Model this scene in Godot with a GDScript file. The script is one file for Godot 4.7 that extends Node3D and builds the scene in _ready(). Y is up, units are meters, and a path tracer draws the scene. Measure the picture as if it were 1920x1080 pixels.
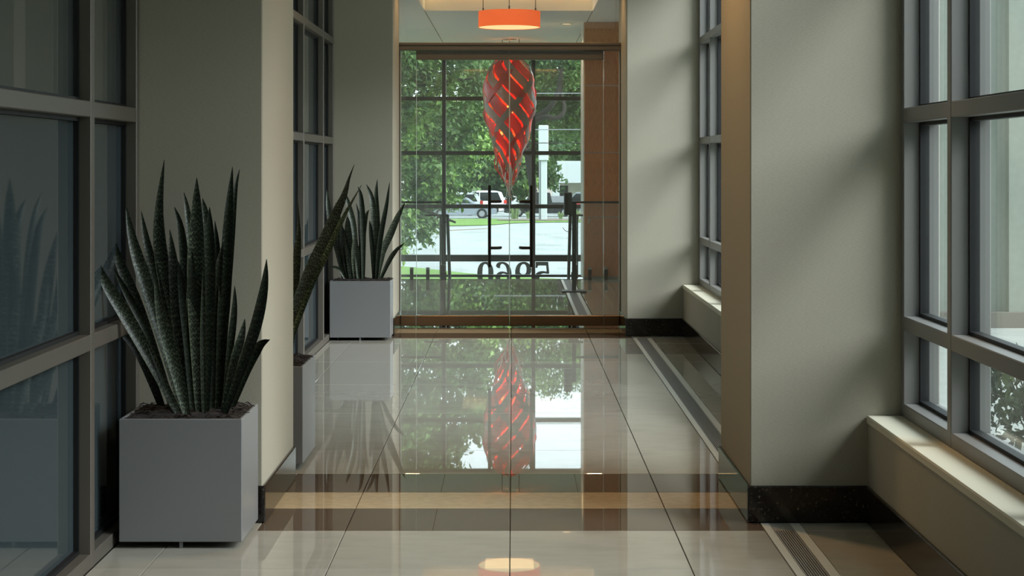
extends Node3D

# ------------------------------------------------------------------ measures (metres); d = distance in front of the lens, z = -d
const CEIL := 3.04
const LEFT := -0.951          # corridor face of the left-hand piers
const RIGHT := 0.9            # corridor face of the right-hand piers
const LWIN := -1.417          # face of the interior window frames
const RWIN := 1.47            # face of the daylight window frames
const PIERS := [[-0.685, 0.364], [6.476, 7.386], [13.5, 14.25]]

var M := {}
var used := {}
var rng := RandomNumberGenerator.new()

# ------------------------------------------------------------------ naming and tagging
func numbered(parent: Node, called: String) -> String:
	var key := str(parent.get_instance_id()) + called
	used[key] = used.get(key, -1) + 1
	return called if used[key] == 0 else "%s_%03d" % [called, used[key]]

func put(o: Node3D, called: String, parent: Node = self) -> Node3D:
	o.name = numbered(parent, called)
	parent.add_child(o, true)
	return o

func tag(o: Node, label: String, category: String, group := "", kind := "") -> Node:
	if label: o.set_meta("label", label)
	if category: o.set_meta("category", category)
	if group: o.set_meta("group", group)
	if kind: o.set_meta("kind", kind)
	return o

func thing(called: String, at: Vector3, label: String, category: String, group := "", kind := "") -> Node3D:
	var o := put(Node3D.new(), called)
	o.position = at
	tag(o, label, category, group, kind)
	return o

func obj(called: String, st, m: Material, parent: Node = self, at := Vector3.ZERO) -> MeshInstance3D:
	var o := MeshInstance3D.new()
	o.mesh = st.commit() if st is SurfaceTool else st
	o.material_override = m
	o.position = at
	put(o, called, parent)
	return o

func stuff(o: Node) -> Node:
	o.set_meta("kind", "stuff")
	return o

# ------------------------------------------------------------------ shapes
func V(x: float, y: float, d: float) -> Vector3:
	return Vector3(x, y, -d)

func ST() -> SurfaceTool:
	var st := SurfaceTool.new()
	st.begin(Mesh.PRIMITIVE_TRIANGLES)
	return st

func tri(st: SurfaceTool, a: Vector3, b: Vector3, c: Vector3, out: Vector3) -> void:
	var n := (b - a).cross(c - a).normalized()
	if n.dot(out) < 0.0:
		n = -n
		var t := b; b = c; c = t
	for p in [a, c, b]:
		st.set_normal(n)
		st.add_vertex(p)

func quad(st: SurfaceTool, a: Vector3, b: Vector3, c: Vector3, d: Vector3, out: Vector3) -> void:
	tri(st, a, b, c, out)
	tri(st, a, c, d, out)

func box(st: SurfaceTool, lo: Vector3, hi: Vector3, ch := 0.0) -> void:
	var mid := (lo + hi) * 0.5
	var h := (hi - lo).abs() * 0.5
	ch = minf(ch, minf(h.x, minf(h.y, h.z)) * 0.9)
	for a in 3:
		var b := (a + 1) % 3
		var c := (a + 2) % 3
		for s in [-1, 1]:
			var q := []
			for k in [[-1, -1], [1, -1], [1, 1], [-1, 1]]:
				var p := Vector3.ZERO
				p[a] = s * h[a]; p[b] = k[0] * (h[b] - ch); p[c] = k[1] * (h[c] - ch)
				q.append(mid + p)
			var n := Vector3.ZERO
			n[a] = s
			quad(st, q[0], q[1], q[2], q[3], n)
		if ch <= 0.0: continue
		for s in [-1, 1]:
			for t in [-1, 1]:
				var q := []
				for k in [[0, -1], [0, 1], [1, 1], [1, -1]]:
					var p := Vector3.ZERO
					p[c] = k[1] * (h[c] - ch)
					p[a] = s * (h[a] - (ch if k[0] else 0.0))
					p[b] = t * (h[b] - (0.0 if k[0] else ch))
					q.append(mid + p)
				var n := Vector3.ZERO
				n[a] = s; n[b] = t
				quad(st, q[0], q[1], q[2], q[3], n)
	if ch > 0.0:
		for sx in [-1, 1]:
			for sy in [-1, 1]:
				for sz in [-1, 1]:
					var s := Vector3(sx, sy, sz)
					tri(st, mid + s * (h - Vector3(0, ch, ch)), mid + s * (h - Vector3(ch, 0, ch)), mid + s * (h - Vector3(ch, ch, 0)), s)

# box between x0..x1, y0..y1 and distances d0..d1
func bx(x0: float, x1: float, y0: float, y1: float, d0: float, d1: float, ch := 0.0) -> SurfaceTool:
	var st := ST()
	box(st, Vector3(x0, y0, -d1), Vector3(x1, y1, -d0), ch)
	return st

func abx(st: SurfaceTool, x0: float, x1: float, y0: float, y1: float, d0: float, d1: float, ch := 0.0) -> SurfaceTool:
	box(st, Vector3(x0, y0, -d1), Vector3(x1, y1, -d0), ch)
	return st

func smooth_tri(st: SurfaceTool, p: Array, n: Array, uv: Array) -> void:
	var g: Vector3 = (p[1] - p[0]).cross(p[2] - p[0])
	var order := [0, 2, 1] if g.dot(n[0] + n[1] + n[2]) > 0.0 else [0, 1, 2]
	for k in order:
		st.set_normal(n[k])
		st.set_uv(uv[k])
		st.add_vertex(p[k])

func grid(st: SurfaceTool, P: Array, N: Array, U: Array) -> void:
	for i in P.size() - 1:
		for j in P[i].size() - 1:
			smooth_tri(st, [P[i][j], P[i + 1][j], P[i + 1][j + 1]], [N[i][j], N[i + 1][j], N[i + 1][j + 1]], [U[i][j], U[i + 1][j], U[i + 1][j + 1]])
			smooth_tri(st, [P[i][j], P[i + 1][j + 1], P[i][j + 1]], [N[i][j], N[i + 1][j + 1], N[i][j + 1]], [U[i][j], U[i + 1][j + 1], U[i][j + 1]])

func tube(st: SurfaceTool, pts: Array, radii, sides := 8, caps := true) -> void:
	var P := []; var N := []; var U := []
	var side := Vector3.ZERO
	for i in pts.size():
		var t: Vector3 = (pts[mini(i + 1, pts.size() - 1)] - pts[maxi(i - 1, 0)]).normalized()
		if side == Vector3.ZERO:
			side = t.cross(Vector3(0.31, 0.2, 0.93)).normalized() if absf(t.dot(Vector3(0.31, 0.2, 0.93).normalized())) < 0.95 else t.cross(Vector3.UP).normalized()
		side = (side - t * side.dot(t)).normalized()
		var up := t.cross(side)
		var r: float = radii if radii is float else radii[i]
		var pr := []; var nr := []; var ur := []
		for k in sides + 1:
			var a := TAU * k / sides
			var n := side * cos(a) + up * sin(a)
			pr.append(pts[i] + n * r); nr.append(n); ur.append(Vector2(float(k) / sides, i))
		P.append(pr); N.append(nr); U.append(ur)
	grid(st, P, N, U)
	if caps:
		for e in [0, pts.size() - 1]:
			var out: Vector3 = (pts[e] - pts[1 if e == 0 else e - 1])
			for k in sides:
				tri(st, pts[e], P[e][k], P[e][k + 1], out)

# profile of Vector2(radius, y), turned about the y axis through c
func lathe(st: SurfaceTool, prof: Array, segs := 32, c := Vector3.ZERO, inward := false) -> void:
	var P := []; var N := []; var U := []
	for i in prof.size():
		var a: Vector2 = prof[maxi(i - 1, 0)]
		var b: Vector2 = prof[mini(i + 1, prof.size() - 1)]
		var t := (b - a).normalized()
		var n2 := Vector2(t.y, -t.x)
		if n2.x < 0.0 and absf(n2.x) > 0.001: n2 = -n2
		if inward: n2 = -n2
		var pr := []; var nr := []; var ur := []
		for k in segs + 1:
			var w := TAU * k / segs
			pr.append(c + Vector3(cos(w) * prof[i].x, prof[i].y, sin(w) * prof[i].x))
			nr.append(Vector3(cos(w) * n2.x, n2.y, sin(w) * n2.x))
			ur.append(Vector2(float(k) / segs, float(i) / prof.size()))
		P.append(pr); N.append(nr); U.append(ur)
	grid(st, P, N, U)

func cylinder(st: SurfaceTool, c: Vector3, axis: Vector3, r: float, h: float, segs := 24) -> void:
	tube(st, [c - axis * h * 0.5, c + axis * h * 0.5], r, segs)

# flat outline (x, y) pushed out along z from z0 to z1
func prism(st: SurfaceTool, outline: Array, z0: float, z1: float) -> void:
	var poly := PackedVector2Array(outline)
	var mid := Vector2.ZERO
	for p in poly: mid += p / poly.size()
	var ix := Geometry2D.triangulate_polygon(poly)
	for k in range(0, ix.size(), 3):
		for z in [z0, z1]:
			var q := []
			for j in 3: q.append(Vector3(poly[ix[k + j]].x, poly[ix[k + j]].y, z))
			tri(st, q[0], q[1], q[2], Vector3(0, 0, 1 if z == maxf(z0, z1) else -1))
	var ccw := not Geometry2D.is_polygon_clockwise(poly)
	for i in poly.size():
		var a := poly[i]; var b := poly[(i + 1) % poly.size()]
		var n := Vector2(b.y - a.y, a.x - b.x) * (1.0 if ccw else -1.0)
		quad(st, Vector3(a.x, a.y, z0), Vector3(b.x, b.y, z0), Vector3(b.x, b.y, z1), Vector3(a.x, a.y, z1), Vector3(n.x, n.y, 0))

func spline(pts: Array, n: int) -> Array:
	var out := []
	for i in n + 1:
		var f := float(i) / n * (pts.size() - 1)
		var k := mini(int(f), pts.size() - 2)
		var t := f - k
		var p0 = pts[maxi(k - 1, 0)]; var p1 = pts[k]; var p2 = pts[k + 1]; var p3 = pts[mini(k + 2, pts.size() - 1)]
		out.append((p1 * 2.0 + (p2 - p0) * t + (p0 * 2.0 - p1 * 5.0 + p2 * 4.0 - p3) * t * t + (p1 * 3.0 - p0 - p2 * 3.0 + p3) * t * t * t) * 0.5)
	return out

# ------------------------------------------------------------------ materials
func mat(called: String, c: Color, rough := 0.7, metal := 0.0, spec := 0.5) -> StandardMaterial3D:
	var m := StandardMaterial3D.new()
	m.resource_name = called
	m.albedo_color = c
	m.roughness = rough
	m.metallic = metal
	m.metallic_specular = spec
	m.cull_mode = BaseMaterial3D.CULL_DISABLED
	M[called] = m
	return m

func noise_tex(freq: float, ramp: Array, seed_ := 1, size := 512, kind := FastNoiseLite.TYPE_SIMPLEX_SMOOTH, oct := 4) -> NoiseTexture2D:
	var n := FastNoiseLite.new()
	n.seed = seed_; n.frequency = freq; n.noise_type = kind; n.fractal_octaves = oct
	var t := NoiseTexture2D.new()
	t.width = size; t.height = size; t.seamless = true; t.noise = n
	var g := Gradient.new()
	var offs := PackedFloat32Array(); var cols := PackedColorArray()
	for i in ramp.size():
		offs.append(float(i) / (ramp.size() - 1)); cols.append(ramp[i])
	g.offsets = offs; g.colors = cols
	t.color_ramp = g
	return t

func tri_tex(m: StandardMaterial3D, tex: Texture2D, scale: float, stretch := Vector3.ONE) -> void:
	m.albedo_texture = tex
	m.uv1_triplanar = true; m.uv1_world_triplanar = true
	m.uv1_scale = stretch * scale

func glass(called: String, tint := Color(0.9, 0.97, 0.95), alpha := 0.04) -> StandardMaterial3D:
	var m := mat(called, Color(tint.r, tint.g, tint.b, alpha), 0.0)
	m.transparency = BaseMaterial3D.TRANSPARENCY_ALPHA
	return m

func emit(called: String, c: Color, energy: float) -> StandardMaterial3D:
	var m := mat(called, c, 0.6)
	m.emission_enabled = true
	m.emission = c
	m.emission_energy_multiplier = energy
	return m

func gray(v: float) -> Color:
	return Color(v, v, v)

func materials() -> void:
	# wall covering: woven vinyl, beige, with a fine horizontal weave
	var wall := mat("wall_covering", Color(0.655, 0.63, 0.565), 0.8, 0.0, 0.3)
	tri_tex(wall, noise_tex(0.05, [gray(0.93), gray(1.0)], 3, 512, FastNoiseLite.TYPE_SIMPLEX_SMOOTH, 3), 2.2, Vector3(1, 6, 1))
	var weave := noise_tex(0.06, [gray(0.0), gray(1.0)], 5, 512)
	wall.heightmap_enabled = true; wall.heightmap_texture = weave; wall.heightmap_scale = 0.02
	var paint := mat("ceiling_paint", Color(0.88, 0.89, 0.88), 0.9, 0.0, 0.2)
	paint.roughness = 0.9
	var tile := mat("polished_tile", Color(0.64, 0.62, 0.57), 0.012, 0.0, 0.58)
	tri_tex(tile, noise_tex(0.006, [gray(0.94), gray(1.0), gray(0.96)], 11, 512), 0.6, Vector3(1, 1, 2.4))
	var tile2 := mat("polished_tile_pale", Color(0.665, 0.645, 0.595), 0.012, 0.0, 0.58)
	tri_tex(tile2, tile.albedo_texture, 0.53, Vector3(1, 1, 2.0))
	var dark := mat("dark_inlay", Color(0.37, 0.31, 0.25), 0.014, 0.0, 0.55)
	tri_tex(dark, noise_tex(0.03, [gray(0.9), gray(1.0)], 13, 512), 1.6)
	var warm := mat("warm_inlay", Color(0.74, 0.65, 0.51), 0.014, 0.0, 0.55)
	tri_tex(warm, dark.albedo_texture, 1.1)
	mat("grout", Color(0.22, 0.20, 0.17), 0.9)
	var gran := mat("granite", Color(0.52, 0.47, 0.41), 0.12, 0.0, 0.5)
	tri_tex(gran, noise_tex(0.11, [gray(0.12), gray(0.2), gray(0.3), gray(0.95)], 17, 512, FastNoiseLite.TYPE_CELLULAR, 2), 1.5)
	mat("bronze_frame", Color(0.40, 0.375, 0.34), 0.45, 0.35)
	mat("window_frame", Color(0.49, 0.48, 0.465), 0.45, 0.2)
	mat("front_frame", Color(0.19, 0.15, 0.125), 0.5, 0.2)
	mat("gasket", Color(0.03, 0.03, 0.032), 0.6)
	mat("bronze_rail", Color(0.50, 0.39, 0.29), 0.3, 0.75)
	mat("handle_metal", Color(0.16, 0.13, 0.11), 0.3, 0.7)
	mat("black_metal", Color(0.035, 0.035, 0.038), 0.45, 0.2)
	mat("steel", Color(0.62, 0.62, 0.60), 0.35, 0.8)
	mat("grate_bar", Color(0.56, 0.56, 0.55), 0.4, 0.2)
	mat("grate_frame", Color(0.80, 0.80, 0.76), 0.3, 0.1)
	glass("clear_glass")
	mat("glass_edge", Color(0.78, 0.83, 0.80), 0.15, 0.0, 0.6)
	mat("film_glass", Color(0.235, 0.27, 0.28), 0.04, 0.0, 0.7)
	mat("planter_metal", Color(0.50, 0.50, 0.50), 0.33, 0.2)
	var soil := mat("soil", Color(0.20, 0.145, 0.105), 0.95)
	tri_tex(soil, noise_tex(0.08, [gray(0.4), gray(1.0)], 23, 256), 4.0)
	var wood := mat("wood_panel", Color(0.74, 0.46, 0.25), 0.4, 0.0, 0.4)
	tri_tex(wood, noise_tex(0.025, [gray(0.55), gray(0.85), gray(1.0), gray(0.7)], 29, 512), 1.2, Vector3(9, 0.5, 9))
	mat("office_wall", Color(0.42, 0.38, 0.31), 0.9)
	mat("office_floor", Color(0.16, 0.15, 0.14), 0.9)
	var stucco := mat("stucco", Color(0.50, 0.525, 0.48), 0.9)
	tri_tex(stucco, noise_tex(0.05, [gray(0.93), gray(1.0)], 31, 256), 1.0)
	mat("plinth", Color(0.37, 0.35, 0.31), 0.8)
	var pave := mat("paving", Color(0.62, 0.63, 0.60), 0.9)
	tri_tex(pave, noise_tex(0.02, [gray(0.88), gray(1.0)], 37, 512), 0.3)
	var road := mat("asphalt", Color(0.60, 0.625, 0.61), 0.95, 0.0, 0.2)
	tri_tex(road, noise_tex(0.01, [gray(0.86), gray(1.0), gray(0.93)], 41, 512), 0.05, Vector3(1, 1, 0.5))
	var lawn := mat("lawn", Color(0.46, 0.58, 0.34), 0.95, 0.0, 0.2)
	tri_tex(lawn, noise_tex(0.04, [Color(0.75, 0.8, 0.6), Color(1, 1, 1)], 43, 512), 0.2)
	mat("spiky_leaf", Color(0.45, 0.54, 0.34), 0.7)
	var gravel := mat("gravel", Color(0.58, 0.54, 0.47), 0.95)
	tri_tex(gravel, noise_tex(0.09, [gray(0.5), gray(1.0)], 47, 256), 0.6)
	var bark := mat("bark", Color(0.17, 0.14, 0.115), 0.95)
	tri_tex(bark, noise_tex(0.06, [gray(0.5), gray(1.0)], 53, 256), 1.5, Vector3(4, 0.7, 4))
	var leaf := mat("foliage", Color(1, 1, 1), 0.55, 0.0, 0.35)
	leaf.vertex_color_use_as_albedo = true
	leaf.backlight_enabled = true; leaf.backlight = Color(0.5, 0.6, 0.25)
	mat("car_white", Color(0.88, 0.90, 0.92), 0.25, 0.0, 0.5)
	mat("car_silver", Color(0.52, 0.55, 0.58), 0.3, 0.35)
	mat("car_dark", Color(0.07, 0.08, 0.09), 0.25)
	mat("car_window", Color(0.07, 0.09, 0.10), 0.08)
	mat("car_tyre", Color(0.03, 0.03, 0.03), 0.8)
	mat("hub", Color(0.55, 0.56, 0.57), 0.4, 0.5)
	mat("tail_red", Color(0.72, 0.12, 0.05), 0.3)
	mat("white_paint", Color(0.68, 0.71, 0.70), 0.7)
	mat("cream_render", Color(0.78, 0.76, 0.68), 0.9)
	mat("deep_opening", Color(0.10, 0.10, 0.10), 0.9)
	mat("wire", Color(0.10, 0.10, 0.10), 0.7)
	var shade := mat("orange_shade", Color(0.92, 0.47, 0.08), 0.75)
	shade.backlight_enabled = true; shade.backlight = Color(0.9, 0.35, 0.08)
	shade.emission_enabled = true; shade.emission = Color(0.93, 0.51, 0.09); shade.emission_energy_multiplier = 0.42
	emit("lamp_diffuser", Color(1.0, 0.86, 0.60), 0.85)
	emit("cove_strip", Color(1.0, 0.82, 0.55), 1.3)
	emit("downlight_lens", Color(1.0, 0.86, 0.66), 0.7)
	emit("bulb", Color(1.0, 0.66, 0.30), 2.2)
	var red := mat("red_band", Color(0.74, 0.13, 0.025), 0.28, 0.0, 0.6)
	red.backlight_enabled = true; red.backlight = Color(0.68, 0.17, 0.035)
	var org := mat("orange_band", Color(0.86, 0.27, 0.06), 0.3, 0.0, 0.6)
	org.backlight_enabled = true; org.backlight = Color(0.9, 0.35, 0.08)
	var clr := mat("clear_band", Color(0.50, 0.445, 0.385), 0.3, 0.0, 0.7)
	clr.backlight_enabled = true; clr.backlight = Color(0.55, 0.48, 0.4)
	var pale := mat("pale_band", Color(0.80, 0.80, 0.76), 0.25, 0.0, 0.7)
	pale.backlight_enabled = true; pale.backlight = Color(0.6, 0.6, 0.56)
	mat("letter_metal", Color(0.12, 0.145, 0.145), 0.6)
	sansevieria_texture()

func sansevieria_texture() -> void:
	var n := FastNoiseLite.new()
	n.seed = 7; n.frequency = 0.02
	var n2 := FastNoiseLite.new()
	n2.seed = 9; n2.frequency = 0.05
	var im := Image.create(96, 512, false, Image.FORMAT_RGB8)
	for y in 512:
		for x in 96:
			var u := absf(x - 47.5) / 47.5
			var warp := n.get_noise_2d(x * 2.2, y * 0.7) * 9.0 + n2.get_noise_2d(x * 1.5, y) * 3.0
			var band := sin((y + warp * 1.8) * 0.36) + 0.8 * n.get_noise_2d(x * 0.6 + 300.0, y * 1.4)
			var k := smoothstep(0.1, 0.9, band) * (0.65 + 0.35 * n2.get_noise_2d(x, y * 2.0))
			var c := Color(0.09, 0.12, 0.07).lerp(Color(0.47, 0.51, 0.43), clampf(k, 0, 1))
			if u > 0.93: c = c.lerp(Color(0.36, 0.38, 0.24), 0.6)
			im.set_pixel(x, y, c)
	var m := mat("sword_leaf", Color(1, 1, 1), 0.42, 0.0, 0.45)
	m.albedo_texture = ImageTexture.create_from_image(im)
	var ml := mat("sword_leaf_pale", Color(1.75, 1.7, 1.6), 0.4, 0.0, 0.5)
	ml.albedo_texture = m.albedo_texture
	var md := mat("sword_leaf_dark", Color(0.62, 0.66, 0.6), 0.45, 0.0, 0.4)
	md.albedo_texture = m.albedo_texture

# ------------------------------------------------------------------ the scene
func _ready() -> void:
	rng.seed = 20240
	# camera: level, lens shifted (horizon well above the middle of the frame)
	var cam := Camera3D.new()
	cam.name = "camera"
	cam.projection = Camera3D.PROJECTION_FRUSTUM
	cam.near = 0.1; cam.far = 600.0
	cam.size = 0.1 * 1080.0 / 3200.0
	cam.frustum_offset = Vector2(0.1 * -2.0 / 3200.0, 0.1 * -232.0 / 3200.0)
	cam.position = Vector3(0, 1.36, 0)
	add_child(cam)
	cam.current = true
	# sky: bright even overcast
	var sky := ProceduralSkyMaterial.new()
	sky.sky_top_color = Color(0.82, 0.91, 0.94)
	sky.sky_horizon_color = Color(0.86, 0.94, 0.94)
	sky.ground_horizon_color = Color(0.62, 0.64, 0.62)
	sky.ground_bottom_color = Color(0.50, 0.52, 0.50)
	sky.energy_multiplier = 1.0
	var env := Environment.new()
	env.background_mode = Environment.BG_SKY
	env.sky = Sky.new()
	env.sky.sky_material = sky
	env.background_energy_multiplier = 2.8
	env.tonemap_mode = Environment.TONE_MAPPER_LINEAR
	env.tonemap_exposure = 1.17
	env.sdfgi_enabled = true; env.ssao_enabled = true; env.ssil_enabled = true
	# the bright part of the overcast: high, from the courtyard side and behind the viewer
	var sun := DirectionalLight3D.new()
	sun.name = "hazy_sun"
	sun.light_color = Color(0.95, 0.985, 1.0)
	sun.light_energy = 2.3
	sun.light_angular_distance = 35.0
	sun.shadow_enabled = true
	sun.sky_mode = DirectionalLight3D.SKY_MODE_LIGHT_ONLY
	sun.basis = Basis.looking_at(-Vector3(1.0, 0.72, 0.44).normalized(), Vector3.UP)
	add_child(sun)
	var we := WorldEnvironment.new()
	we.name = "world_environment"
	we.environment = env
	add_child(we)

	materials()
	shell()
	corridor_floor()
	windows()
	glass_doors()
	lobby()
	front_window()
	lamps()
	planters()
	chandelier()
	lobby_things()
	outdoors()

func struct(called: String, st, m: Material, label: String, category: String, parent: Node = self) -> MeshInstance3D:
	var o := obj(called, st, m, parent)
	tag(o, label, category, "", "structure")
	return o

# ------------------------------------------------------------------ shell of the corridor
func shell() -> void:
	var where := ["behind the viewer", "beside the nearest planter", "beside the glass doors"]
	for k in 3:
		var a: float = PIERS[k][0]; var b: float = PIERS[k][1]
		struct("wall_left", bx(-1.6, LEFT, 0, CEIL, a, b, 0.004), M.wall_covering, "beige fabric-covered pier on the planter side of the corridor, " + where[k], "wall")
		struct("wall_right", bx(RIGHT, 1.62, 0, CEIL, a, b, 0.004), M.wall_covering, "beige fabric-covered pier on the daylight window side of the corridor, " + where[k], "wall")
		for side in 2:
			var st := ST()
			if side == 0:
				abx(st, -1.417, LEFT + 0.011, 0.002, 0.141, a - 0.011, a + 0.004, 0.004)
				abx(st, LEFT - 0.004, LEFT + 0.011, 0.002, 0.141, a + 0.004, b, 0.004)
			else:
				abx(st, RIGHT - 0.011, 1.346, 0.002, 0.141, a - 0.011, a + 0.004, 0.004)
				abx(st, RIGHT - 0.011, RIGHT + 0.004, 0.002, 0.141, a + 0.004, b, 0.004)
			struct("baseboard_left" if side == 0 else "baseboard_right", st, M.granite, "dark speckled polished granite skirting wrapped round the " + ("planter" if side == 0 else "daylight window") + " side pier " + where[k], "baseboard")
	# low walls below the daylight windows
	var bays := [[-3.0, -0.685], [0.364, 6.476], [7.386, 13.5]]
	var bn := ["behind the viewer", "of the nearer window bay", "of the farther window bay"]
	for k in 3:
		var w := struct("wall_right", bx(1.346, 1.62, 0, 0.375, bays[k][0], bays[k][1]), M.wall_covering, "low beige wall under the daylight window " + bn[k], "wall")
		obj("sill", bx(1.34, 1.62, 0.376, 0.407, bays[k][0] + 0.001, bays[k][1] - 0.001, 0.005), M.cream_render, w)
		struct("baseboard_right", bx(1.335, 1.35, 0.002, 0.141, bays[k][0], bays[k][1] - 0.012, 0.004), M.granite, "long dark granite skirting along the low wall " + bn[k], "baseboard")
	struct("wall_back", bx(-1.62, 1.62, 0, CEIL, -3.2, -3.0), M.wall_covering, "beige end wall of the corridor behind the viewer", "wall")
	struct("wall_left", bx(-1.62, -1.417, 0, CEIL, -3.0, -0.685), M.wall_covering, "plain beige wall on the planter side behind the viewer", "wall")
	struct("ceiling", bx(-1.62, 1.62, CEIL, CEIL + 0.25, -3.2, 14.25), M.ceiling_paint, "flat pale ceiling over the corridor", "ceiling")
	# dim offices behind the interior windows
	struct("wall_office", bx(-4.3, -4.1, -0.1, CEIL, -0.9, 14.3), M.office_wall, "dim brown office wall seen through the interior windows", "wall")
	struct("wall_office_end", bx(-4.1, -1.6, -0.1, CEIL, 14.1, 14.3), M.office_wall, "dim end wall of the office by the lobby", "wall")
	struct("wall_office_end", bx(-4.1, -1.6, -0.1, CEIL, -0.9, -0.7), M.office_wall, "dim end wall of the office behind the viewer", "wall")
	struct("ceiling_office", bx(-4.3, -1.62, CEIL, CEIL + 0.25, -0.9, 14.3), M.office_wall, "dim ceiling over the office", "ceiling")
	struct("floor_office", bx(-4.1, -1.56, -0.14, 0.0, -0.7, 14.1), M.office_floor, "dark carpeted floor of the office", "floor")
	for d in [2.6, 5.9, 9.4, 12.2]:
		struct("trim_office", bx(-2.9, -2.75, 0, CEIL, d, d + 0.22), M.office_wall, "dim square post in the office behind the interior window", "post")

func corridor_floor() -> void:
	var fl := struct("floor", bx(-1.62, 1.62, -0.14, -0.012, -3.2, 14.52), M.grout, "polished beige stone tile floor of the corridor with dark and warm bands", "floor")
	var g := 0.0015
	var rows := []                       # [d0, d1]
	for seam in [[-3.0, -0.685], [0.48, 6.335], [7.5, 13.355]]:
		var cuts := [seam[0]]
		var at: float = seam[0] + 0.615 if seam[0] > 7.0 else seam[1] - 0.60
		if seam[0] > 7.0:
			while at < seam[1] - 0.05:
				cuts.append(at); at += 1.21
		else:
			var back := []
			while at > seam[0] + 0.05:
				back.append(at); at -= 1.21
			back.reverse(); cuts.append_array(back)
		cuts.append(seam[1])
		for k in cuts.size() - 1: rows.append([cuts[k], cuts[k + 1]])
	var cols := [-1.417, -1.233, -0.622, -0.011, 0.6, 0.935]
	for r in rows:
		for c in 5:
			obj("tile", bx(cols[c] + g, cols[c + 1] - g, -0.012, 0.0, r[0] + g, r[1] - g, 0.0012), M.polished_tile if rng.randf() < 0.6 else M.polished_tile_pale, fl)
		obj("tile", bx(1.085 + g, 1.35, -0.012, 0.0, r[0] + g, r[1] - g, 0.0012), M.polished_tile, fl)
	var icol := [LEFT, -0.622, -0.011, 0.6, 0.935]
	for band in [[-0.685, -0.273, 0], [-0.273, 0.056, 1], [0.056, 0.48, 0], [6.335, 6.747, 0], [6.747, 7.076, 1], [7.076, 7.5, 0], [13.355, 13.767, 0], [13.767, 14.096, 1], [14.096, 14.52, 0]]:
		for c in 4:
			obj("inlay_tile", bx(icol[c] + g, icol[c + 1] - g, -0.012, 0.0, band[0] + g, band[1] - g, 0.0012), M.warm_inlay if band[2] else M.dark_inlay, fl)
	for e in [[6.335, 6.47], [13.355, 13.5], [7.386, 7.5], [0.364, 0.48]]:
		obj("tile", bx(-1.417, LEFT - g, -0.012, 0.0, e[0] + g, e[1], 0.0012), M.polished_tile, fl)
		obj("tile", bx(0.935 + g, 1.35, -0.012, 0.0, e[0] + g, e[1], 0.0012), M.polished_tile, fl)
	for k in 2:
		grating([[0.935, 0.485, 6.46], [0.935, 7.505, 13.35]][k], ["steel floor grille along the nearer window bay, beside the front pier", "steel floor grille along the farther window bay, reaching the far pier"][k])

func grating(a: Array, label: String) -> void:
	var t := thing("floor_grille", V(a[0], 0, a[1]), label, "floor grille", "floor grilles")
	var L: float = a[2] - a[1]
	for s in [[0.002, 0.032], [0.112, 0.148]]:
		obj("frame", bx(s[0], s[1], -0.01, 0.0015, 0, L, 0.001), M.grate_frame, t)
	obj("tray", bx(0.032, 0.112, -0.0118, -0.010, 0, L), M.office_floor, t)
	var st := ST()
	for k in 9:
		var x := 0.0335 + 0.0088 * k
		abx(st, x, x + 0.0048, -0.0095, 0.0005, 0.002, L - 0.002)
	stuff(obj("bar", st, M.grate_bar, t))

# ------------------------------------------------------------------ windows along the corridor
func bay_cuts(d0: float, d1: float) -> Array:
	var c := [d1]
	var at := d1 - 0.72
	while at > d0 + 0.3:
		c.append(at); at -= 1.2
	c.append(d0)
	c.reverse()
	return c

func windows() -> void:
	var names := ["nearest the viewer", "between the two piers", "behind the viewer"]
	var n := 0
	for bay in [[0.364, 6.476], [7.386, 13.5], [-3.0, -0.685]]:
		var i := [[0.364, 6.476], [7.386, 13.5], [-3.0, -0.685]].find(bay)
		if i < 2:
			window_wall(n + 1, bay[0], bay[1], -1, "interior window of dark glass with frosted lower panes, in the planter side bay " + names[i])
			n += 1
		window_wall(n + 1, bay[0], bay[1], 1, "tall daylight window with deep grey metal grid, in the low wall bay " + names[i])
		n += 1

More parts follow.
